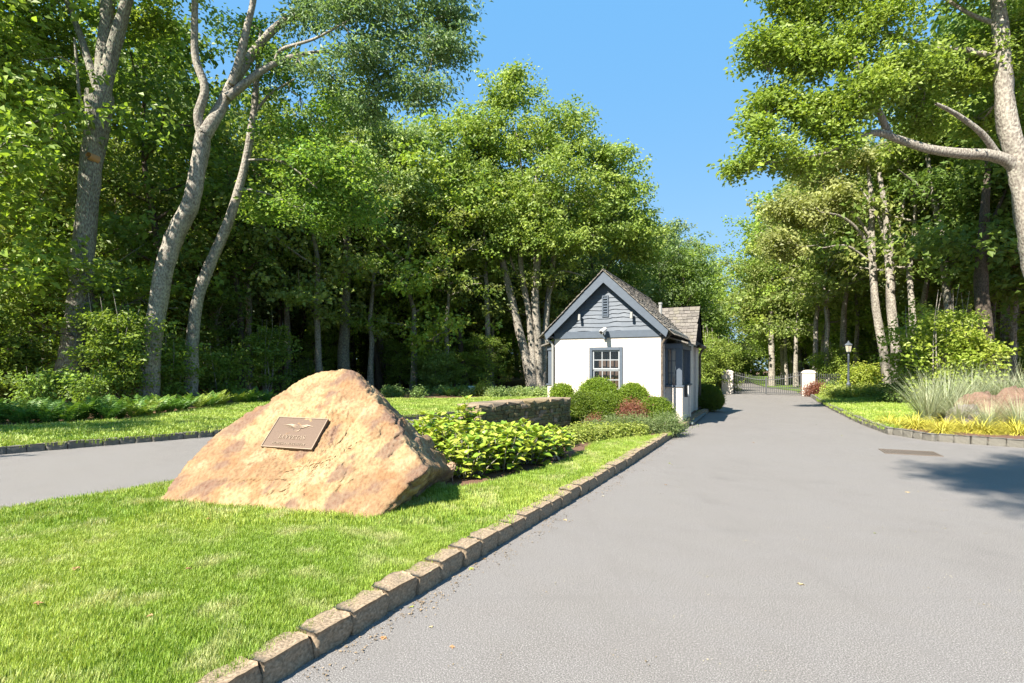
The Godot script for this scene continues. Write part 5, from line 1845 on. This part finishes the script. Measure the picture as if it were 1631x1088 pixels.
func traced_shade_tree() -> void:
	rng.seed = 330
	var base := Vector3(-7.7, LAWN, 9.2)
	var o := thing("island_tree", base, "tall leafy tree at the tip of the island shading the drive", "tree")
	var b := Builder.new()
	b.tube([Vector3(0, -0.3, 0), Vector3(0.1, 4.0, 0), Vector3(0.4, 9.5, -0.4), Vector3(1.0, 14.5, -1.0), Vector3(2.0, 19.0, -1.9)], [0.36, 0.29, 0.23, 0.17, 0.08], 10, Color.WHITE, 0.05)
	var xf := []
	var cols := []
	for q in [[1.2, 18.8, -2.2, 1.1, 60], [2.4, 19.4, -1.8, 1.5, 110], [3.8, 19.0, -1.5, 1.4, 90], [2.0, 20.8, -1.2, 1.4, 80], [3.2, 18.0, -0.4, 1.2, 60], [1.0, 17.8, -1.1, 0.7, 22]]:
		var c := Vector3(q[0], q[1], q[2])
		b.tube(bent(Vector3(1.0, 14.5, -1.0), c, 4, 0.2), taper(0.09, 0.02, 5), 6)
		for k in int(q[4]):
			var p: Vector3 = c + rdir() * Vector3(1, 0.5, 1) * q[3] * pow(rng.randf(), 0.5)
			xf.append(turned(p, rnd(0.9, 1.3)))
			cols.append(tint(GREEN_MID, GREEN_YELLOW))
	part("trunk", b.mesh(), mats.bark_pale, o)
	crown("crown", sprays.broad, mats.leaf, xf, cols, o)

func undergrowth() -> void:
	rng.seed = 71
	# shrubs in front of the woods on the left
	bush("woodland_shrub", foot(65, 17.6), "leafy dark green shrub beside the big oak trunk above the ferns", "shrub", 1.7, 0.9, 110, sprays.broad, 0.7, GREEN_DARK, Color(0.324, 0.479, 0.109), "", 7)
	bush("woodland_shrub", foot(150, 18.2), "loose green shrub hiding the foot of the big oak", "shrub", 1.5, 0.8, 90, sprays.broad, 0.65, GREEN_MID, Color(0.324, 0.479, 0.109), "", 7)
	bush("woodland_shrub", foot(15, 20.0), "tall green thicket shrub at the dark edge of woods", "shrub", 3.6, 1.2, 240, sprays.broad, 0.8, GREEN_DARK, GREEN_MID, "", 7)
	bush("woodland_shrub", foot(190, 19.6), "tall maple shrub between the oak and the forked tree", "shrub", 4.6, 1.2, 210, sprays.broad, 0.75, GREEN_MID, Color(0.308, 0.413, 0.070), "", 7)
	bush("woodland_shrub", foot(275, 21.5), "maple shrub between forked tree and slender tree", "shrub", 3.6, 1.0, 130, sprays.broad, 0.75, GREEN_MID, Color(0.298, 0.409, 0.070), "", 7)
	bush("woodland_shrub", foot(350, 24.5), "bright green shrub right behind the slender tree", "shrub", 3.0, 1.1, 130, sprays.broad, 0.8, GREEN_MID, Color(0.298, 0.409, 0.070), "", 7)
	bush("woodland_shrub", foot(425, 27.0), "green shrub with bare lower stems behind the boulder slope", "shrub", 4.6, 1.3, 150, sprays.broad, 0.85, GREEN_DARK, Color(0.355, 0.479, 0.081), "", 8, 0.35)
	bush("woodland_shrub", foot(480, 31.0), "low green shrub deep in the woods behind the boulder", "shrub", 2.2, 1.2, 90, sprays.broad, 0.9, GREEN_DARK, GREEN_MID, "", 7)
	# behind the wall
	bush("woodland_shrub", foot(695, 34.0), "soft green young shrub in front of the thin forking tree", "shrub", 3.0, 1.5, 230, sprays.broad, 0.8, GREEN_MID, Color(0.324, 0.450, 0.146), "", 7)
	bush("yellow_shrub", foot(768, 28.5), "small yellow green shrub by the utility box", "shrub", 0.8, 0.5, 60, sprays.shrub, 1.2, Color(0.380, 0.443, 0.075), Color(0.538, 0.538, 0.103), "", 6)
	for k in 9:
		bush("hosta_clump", foot(782 + k * 12, 27.0 + rnd(-0.4, 0.6)), "round blue green hosta clump along the bed behind the stone wall", "hosta", 0.32, 0.3, 36, sprays.shrub, 1.1, Color(0.291, 0.411, 0.165), Color(0.437, 0.522, 0.207), "hosta clumps behind the stone wall", 5)
	for k in 12:
		bush("low_shrub", foot(rnd(610, 760), rnd(26.3, 29.5)), "low dark green plant in the bed at the far lawn edge", "plant", 0.3, 0.4, 34, sprays.shrub, 1.1, GREEN_DARK, Color(0.324, 0.479, 0.183), "low plants at the far lawn edge", 5)
	var ub := thing("utility_box", foot(751, 28.8), "small pale green utility box standing in the bed", "utility box")
	var u := Builder.new()
	u.box(Vector3(-0.18, -0.1, -0.16), Vector3(0.18, 0.46, 0.16), Transform3D.IDENTITY, 0.02)
	part("cabinet", u.mesh(), plain(Color(0.437, 0.569, 0.534), 0.5), ub)
	var u2 := Builder.new()
	u2.box(Vector3(-0.2, 0.46, -0.18), Vector3(0.2, 0.52, 0.18), Transform3D.IDENTITY, 0.02)
	part("lid", u2.mesh(), plain(Color(0.546, 0.665, 0.658), 0.5), ub)
	# right side
	var y1 := Color(0.355, 0.479, 0.081)
	var y2 := Color(0.380, 0.443, 0.075)
	for q in [[1455, 22.5, 4.4, 1.2], [1485, 21.0, 4.8, 1.4], [1525, 22.0, 5.2, 1.2], [1548, 20.5, 3.8, 1.1]]:
		bush("yellow_green_thicket", foot(q[0], q[1]), "yellow green thicket shrub in front of the pale trunks", "shrub", q[2], q[3], 120, sprays.broad, 0.85, y1, y2, "yellow green shrubs below the pale trunks", 7)
	bush("rounded_shrub", foot(1377, 29.5), "rounded yellow green shrub right behind the lamp post", "shrub", 1.9, 1.0, 420, sprays.shrub, 1.5, Color(0.298, 0.409, 0.070), Color(0.411, 0.459, 0.078), "", 9)
	bush("rounded_shrub", foot(1330, 34.0), "bigger green shrub beyond the fence next to gate pier", "shrub", 3.4, 1.5, 330, sprays.broad, 0.75, GREEN_MID, Color(0.380, 0.453, 0.079), "", 8)
	for q in [[1113, 31.8, 4.2, 1.1], [1128, 33.5, 4.6, 1.3], [1095, 36.0, 4.6, 1.4], [1150, 36.5, 4.0, 1.2]]:
		bush("tall_screen_shrub", foot(q[0], q[1]), "tall leafy screening shrub between gatehouse and gate pier", "shrub", q[2], q[3], 420, sprays.broad, 0.7, GREEN_MID, Color(0.332, 0.413, 0.079), "tall shrubs screening the gatehouse side", 9, 0.05)
	for k in 4:
		bush("fence_hedge", Vector3(18.2 + k * 0.9, 0.0, -32.2 - k * 0.1), "small round green hedge plant behind the iron fence", "hedge", 0.7, 0.45, 140, sprays.shrub, 1.2, GREEN_MID, Color(0.284, 0.413, 0.079), "hedge plants behind the iron fence", 6)
	for k in 14:
		bush("low_shrub", foot(rnd(1305, 1440), rnd(25.8, 28.6)), "pale green perennial in the bed around the lamp post", "plant", rnd(0.25, 0.5), 0.4, 50, sprays.shrub, 1.1, Color(0.332, 0.413, 0.079), Color(0.475, 0.538, 0.165), "perennials around the lamp post", 5)
	for k in 10:
		bush("low_shrub", foot(rnd(1420, 1470), rnd(22.0, 25.0)), "dark green plant at the foot of the pale trunks", "plant", rnd(0.4, 0.7), 0.5, 60, sprays.shrub, 1.3, GREEN_DARK, GREEN_MID, "plants at the foot of the pale trunks", 5)

func litter() -> void:
	rng.seed = 81
	# fallen leaves on the drive
	var b := Builder.new()
	b.leaf(Vector3(-0.5, 0.02, 0), Vector3.RIGHT, Vector3.UP, 1.0, 0.7, 0.15)
	b.leaf(Vector3(-0.2, 0.02, 0), Vector3(0.5, 0, 0.85), Vector3.UP, 0.6, 0.35, 0.2)
	b.leaf(Vector3(-0.2, 0.02, 0), Vector3(0.5, 0, -0.85), Vector3.UP, 0.6, 0.35, 0.2)
	var m := b.mesh()
	var tans := [plain(Color(0.42, 0.33, 0.18), 0.8), plain(Color(0.36, 0.20, 0.09), 0.8), plain(Color(0.50, 0.46, 0.34), 0.8), plain(Color(0.25, 0.28, 0.06), 0.8)]
	for q in [[655, 966], [740, 901], [750, 906], [610, 1016], [686, 998], [900, 828], [1060, 772], [1070, 740], [1393, 849], [1300, 676], [1340, 694], [1200, 705], [1445, 784], [1275, 930], [770, 890], [1066, 738], [960, 790], [720, 1030]]:
		var p := on_level(q[0], q[1], 0.004)
		var o := part("fallen_leaf", m, tans[rng.randi() % 4], self, Transform3D(Basis(Vector3.UP, rng.randf() * TAU).scaled(Vector3.ONE * rnd(0.03, 0.06)), p))
		tag(o, "dry fallen leaf lying on the asphalt drive", "leaf", "fallen leaves on the drive")
	for q in [[330, 826], [950, 736], [238, 980], [120, 905], [60, 960], [300, 905]]:
		var p := on_level(q[0], q[1], LAWN + 0.045)
		var o := part("fallen_leaf", m, tans[rng.randi() % 2], self, Transform3D(Basis(Vector3.UP, rng.randf() * TAU).scaled(Vector3.ONE * rnd(0.04, 0.07)), p))
		tag(o, "dry fallen leaf lying on the island grass", "leaf", "fallen leaves on the island grass")
	# grit and leaf scraps gathered along the kerbs and thinly over the drive
	var bit := Builder.new()
	for k in 5:
		bit.leaf(Vector3(rng.randfn() * 0.05, 0.002, rng.randfn() * 0.05), Vector3(rng.randfn(), 0.1, rng.randfn()).normalized(), Vector3.UP, rnd(0.012, 0.03), rnd(0.008, 0.014), 0.2)
	var xf := []
	var cols := []
	var run := kerb_line.slice(2)
	for k in 420:
		var q := rng.randi() % (run.size() - 1)
		var t := rng.randf()
		var p := Vector2(run[q][0], run[q][1]).lerp(Vector2(run[q + 1][0], run[q + 1][1]), t)
		xf.append(Transform3D(Basis(Vector3.UP, rng.randf() * TAU).scaled(Vector3.ONE * rnd(0.5, 1.1)), Vector3(p.x + 0.04 + absf(rng.randfn()) * 0.10, 0.004, -p.y)))
		cols.append(tint(Color(0.30, 0.22, 0.13), Color(0.16, 0.12, 0.08), 0.4))
	for k in 260:
		var d := rnd(2.6, 26.0)
		var x := lerpf(-2.2 + 0.5 * d, minf(d * 0.95, 9.0 + maxf(0.0, d - 13.0) * 0.42), rng.randf())
		xf.append(Transform3D(Basis(Vector3.UP, rng.randf() * TAU).scaled(Vector3.ONE * rnd(0.3, 0.8)), Vector3(x, 0.004, -d)))
		cols.append(tint(Color(0.42, 0.38, 0.28), Color(0.22, 0.17, 0.10), 0.4))
	tag(copies("road_grit", bit.mesh(), mats.leaf_matte, xf, cols, self), "grit and leaf scraps strewn along the kerb of the drive", "grit")
	# drain grate in the drive
	var c := (on_level(1412, 716) + on_level(1488, 727)) / 2.0
	var g := thing("drain_grate", Vector3(c.x, 0.0, c.z), "rusty iron storm drain grate set in the asphalt", "drain", "", -0.42)
	var fb := Builder.new()
	var w := 0.44
	var l := 0.30
	fb.box(Vector3(-w, -0.02, -l), Vector3(w, 0.012, -l + 0.04), Transform3D.IDENTITY, 0.003)
	fb.box(Vector3(-w, -0.02, l - 0.04), Vector3(w, 0.012, l), Transform3D.IDENTITY, 0.003)
	fb.box(Vector3(-w, -0.02, -l + 0.04), Vector3(-w + 0.04, 0.012, l - 0.04), Transform3D.IDENTITY, 0.003)
	fb.box(Vector3(w - 0.04, -0.02, -l + 0.04), Vector3(w, 0.012, l - 0.04), Transform3D.IDENTITY, 0.003)
	var rust := plain(Color(0.10, 0.078, 0.060), 0.8)
	part("frame", fb.mesh(), rust, g)
	var bar := Builder.new()
	bar.box(Vector3(-0.014, 0.003, -l + 0.04), Vector3(0.014, 0.011, l - 0.04), Transform3D.IDENTITY, 0.002)
	var bm := bar.mesh()
	for k in 15:
		part("bar", bm, rust, g, Transform3D(Basis.IDENTITY, Vector3(-w + 0.075 + k * 0.052, 0, 0)))

func _ready() -> void:
	# camera, sky, sun, exposure
	var cam := Camera3D.new()
	cam.name = "camera"
	cam.position = Vector3(0, EYE, 0)
	cam.near = 0.05
	cam.far = 400.0
	cam.projection = Camera3D.PROJECTION_FRUSTUM
	cam.size = 1088.0 / FOCAL * cam.near
	cam.frustum_offset = Vector2(0.0, (HORIZON - 544.0) / FOCAL * cam.near)
	add_child(cam)
	cam.current = true
	var env := Environment.new()
	env.background_mode = Environment.BG_SKY
	var sky := Sky.new()
	var sm := ProceduralSkyMaterial.new()
	sm.sky_top_color = srgb(0.049, 0.134, 0.250)
	sm.sky_horizon_color = srgb(0.170, 0.245, 0.300)
	sm.sky_curve = 0.14
	sm.ground_bottom_color = srgb(0.06, 0.07, 0.04)
	sm.ground_horizon_color = srgb(0.170, 0.245, 0.300)
	sm.sun_angle_max = 1.0
	sky.sky_material = sm
	env.sky = sky
	env.tonemap_mode = Environment.TONE_MAPPER_LINEAR
	env.tonemap_exposure = 3.9
	env.sdfgi_enabled = true
	env.ssao_enabled = true
	env.ssil_enabled = true
	var we := WorldEnvironment.new()
	we.name = "environment"
	we.environment = env
	add_child(we)
	var sun := DirectionalLight3D.new()
	sun.name = "sun"
	sun.light_energy = 1.3
	sun.light_color = Color(1.0, 0.965, 0.905)
	sun.light_angular_distance = 0.5
	sun.shadow_enabled = true
	sun.sky_mode = DirectionalLight3D.SKY_MODE_LIGHT_ONLY
	add_child(sun)
	sun.look_at_from_position(Vector3.ZERO, Vector3(0.73, -1.0, -0.776))

	make_materials()
	make_sprays()
	rng.seed = 1
	ground()
	gatehouse()
	boulder()
	stone_wall()
	gate()
	lamp_post()
	print("built ", Time.get_ticks_msec())
	woods()
	hero_trees()
	undergrowth()
	print("woods ", Time.get_ticks_msec())
	hydrangeas()
	boxwoods()
	grasses_and_rocks()
	ferns()
	litter()
	lawns()
	print("done ", Time.get_ticks_msec())

# outlines in (x, depth)
var kerb_line := [[-8.3, -11.6], [-4.6, -4.2], [-2.55, 0.0], [-1.17, 2.73], [-0.53, 3.95], [0.61, 6.13], [1.86, 8.55], [3.92, 12.7], [6.1, 17.2], [9.4, 23.9]]
var island := []
var left_lawn := [[-25.0, -4.0], [-14.6, 4.5], [-9.5, 9.86], [-7.05, 12.4], [3.0, 23.0], [9.0, 29.4], [12.0, 32.6], [10.5, 36.5], [1.8, 28.0], [-3.4, 25.4], [-11.6, 25.4], [-11.3, 18.5], [-10.9, 15.4], [-12.7, 13.5], [-17.0, 9.5], [-30.0, -1.0]]
var right_lawn := [[17.3, 30.2], [14.2, 24.6], [12.1, 20.0], [9.95, 15.1], [9.15, 12.95], [12.0, 15.0], [16.0, 18.0], [22.0, 26.0], [18.5, 30.0]]
var right_bed := [[9.15, 12.95], [9.2, 11.8], [9.55, 11.35], [10.3, 10.7], [12.2, 9.6], [22.0, 5.0], [24.0, 12.0], [20.0, 18.5], [16.0, 18.0], [12.0, 15.0]]

func ground() -> void:
	var gb := Builder.new()
	gb.quad(Vector3(-300, -0.06, 60), Vector3(300, -0.06, 60), Vector3(300, -0.06, -350), Vector3(-300, -0.06, -350))
	structure("ground", gb.mesh(), mats.litter)
	# asphalt, one sheet under the islands, with patches and stains of its own
	var b := Builder.new()
	var f := noise(0.35, 4, FastNoiseLite.TYPE_SIMPLEX_SMOOTH, 31)
	var s := noise(2.4, 2, FastNoiseLite.TYPE_SIMPLEX_SMOOTH, 32)
	var st := 0.22
	var nx := int(52.0 / st)
	var ny := int(51.0 / st)
	for r in ny + 1:
		for c in nx + 1:
			var x := -26.0 + c * st
			var d := -13.0 + r * st
			var g := 1.0 + 0.07 * f.get_noise_2d(x, d) + 0.08 * s.get_noise_2d(x * 1.5, d * 1.5)
			var spot := s.get_noise_2d(x * 0.9 + 40.0, d * 0.5)
			g -= 0.14 * clampf((spot - 0.55) * 5.0, 0, 1)
			b.vert(Vector3(x, 0, -d), Vector3.UP, Color(g, g * 0.995, g * 0.985))
	for r in ny:
		for c in nx:
			var e := r * (nx + 1) + c
			b.tri(e, e + nx + 1, e + 1)
			b.tri(e + 1, e + nx + 1, e + nx + 2)
	structure("road", b.mesh(), mats.asphalt)
	# the drive beyond the gate and the grass beside it
	slab("road_beyond_gate", [[12.5, 31.5], [18.0, 31.0], [19.6, 38.0], [21.2, 45.0], [28.0, 64.0], [43.0, 100.0], [38.0, 100.0], [22.8, 60.0], [15.5, 40.0]], 0.004, mats.asphalt, 0.1)
	slab("verge", [[18.0, 31.4], [22.0, 31.6], [32.0, 55.0], [52.0, 105.0], [43.2, 100.0], [28.2, 64.0], [21.4, 45.0], [19.8, 38.0]], 0.05, mats.lawn_soil, 0.1)
	slab("verge", [[10.5, 37.0], [13.6, 35.0], [15.3, 40.0], [22.6, 60.0], [37.8, 100.0], [36.0, 105.0], [18.0, 56.0]], 0.05, mats.lawn_soil, 0.1)
	# island between the drives; the kerb stands along its right side
	var inner := []
	for k in kerb_line.size():
		var p := Vector2(kerb_line[k][0], kerb_line[k][1])
		var q := Vector2(kerb_line[mini(k + 1, kerb_line.size() - 1)][0], kerb_line[mini(k + 1, kerb_line.size() - 1)][1])
		var o := Vector2(kerb_line[maxi(k - 1, 0)][0], kerb_line[maxi(k - 1, 0)][1])
		var d := (q - o).normalized()
		var n := Vector2(-d.y, d.x) * 0.12
		inner.append([p.x + n.x, p.y + n.y])
	island = inner.duplicate()
	island.append_array([[8.6, 24.6], [5.0, 21.0], [0.0, 15.9], [-3.3, 8.4], [-4.5, 6.75], [-5.4, 5.55], [-7.2, 3.2], [-9.0, 0.5], [-10.5, -3.0], [-14.0, -11.6]])
	slab("lawn_island", island, LAWN, mats.lawn_soil)
	slab("lawn_left", left_lawn, LAWN, mats.lawn_soil)
	slab("lawn_right", right_lawn, LAWN, mats.lawn_soil)
	slab("mulch_bed", right_bed, LAWN + 0.006, mats.mulch)
	# mulch under the hydrangeas and along the house
	slab("planting_bed", [[-1.2, 6.9], [-0.55, 6.75], [0.3, 7.75], [0.85, 8.6], [1.3, 9.6], [1.75, 11.0], [2.4, 11.35], [3.25, 11.9], [3.8, 13.0], [5.45, 16.4], [6.8, 19.3], [4.5, 20.0], [1.0, 16.0], [-0.8, 11.5], [-1.6, 8.5]], LAWN + 0.006, mats.mulch, 0.02)
	slab("woodland_floor", [[-60.0, -4.0], [-30.0, -1.0], [-17.0, 9.5], [-12.7, 13.5], [-10.9, 15.4], [-11.3, 18.5], [-11.6, 25.4], [-3.4, 25.4], [1.8, 28.0], [10.5, 36.5], [18.0, 56.2], [36.0, 105.0], [36.0, 125.0], [-150.0, 125.0], [-150.0, -4.0]], LAWN + 0.004, mats.litter)
	slab("woodland_floor_right", [[18.6, 30.1], [22.0, 26.0], [16.0, 18.05], [20.0, 18.5], [24.0, 12.0], [26.0, 5.0], [150.0, 5.0], [150.0, 125.0], [52.0, 125.0], [52.0, 105.0], [32.0, 55.0], [22.0, 31.6]], LAWN + 0.002, mats.litter)
	rng.seed = 2
	kerb("kerb_island", kerb_line, 0.17, 0.17, 0.30, mats.kerb, 1.0, -0.02)
	var back := left_lawn.slice(1, 7)
	back.reverse()
	kerb("kerb_left", back, 0.13, 0.17, 0.30, mats.granite, 1.0, 0.07)
	var rk := [[22.0, 5.0], [12.2, 9.6], [10.3, 10.7], [9.55, 11.35], [9.2, 11.8], [9.15, 12.95], [9.95, 15.1], [12.1, 20.0], [14.2, 24.6], [16.4, 29.2]]
	rk.reverse()
	kerb("kerb_right", rk, 0.14, 0.19, 0.28, mats.granite, 1.0, 0.07)

func lawns() -> void:
	rng.seed = 91
	var tones := noise(0.45, 3, FastNoiseLite.TYPE_SIMPLEX_SMOOTH, 44)
	var ca := Color(0.235, 0.355, 0.042)
	var cb := Color(0.345, 0.44, 0.075)
	var cc := Color(0.50, 0.51, 0.24)
	var fine := tuft(24, 0.045, 0.050, 0.0032, 81)
	var mid := tuft(28, 0.085, 0.058, 0.0055, 82)
	var wide := tuft(26, 0.20, 0.085, 0.014, 83)
	var lawn_part := island.slice(0, 8)
	lawn_part.append_array([[3.5, 11.85], [2.4, 11.3], [1.75, 10.9], [1.3, 9.5], [0.85, 8.5], [0.3, 7.65], [-0.5, 6.65], [-1.3, 6.9], [-1.6, 8.0], [-3.0, 8.3]])
	lawn_part.append_array(island.slice(island.size() - 7))
	strew("grass", "short bright green grass of the island lawn around the boulder", lawn_part, LAWN, 1350.0, fine, 1.0, tones, ca, cb, cc, 1.6, 5.0)
	strew("grass", "short green grass behind and beside the boulder on the island", lawn_part, LAWN, 420.0, mid, 1.0, tones, ca, cb, cc, 5.0, 14.0)
	strew("grass", "grass of the lawn strip between left drive and woods", left_lawn, LAWN, 70.0, wide, 1.0, tones, ca, cb, cc, 5.0, 30.0)
	strew("grass", "grass of the small lawn beside the lamp post", right_lawn, LAWN, 70.0, wide, 1.0, tones, ca, cb, cc, 10.0, 32.0)
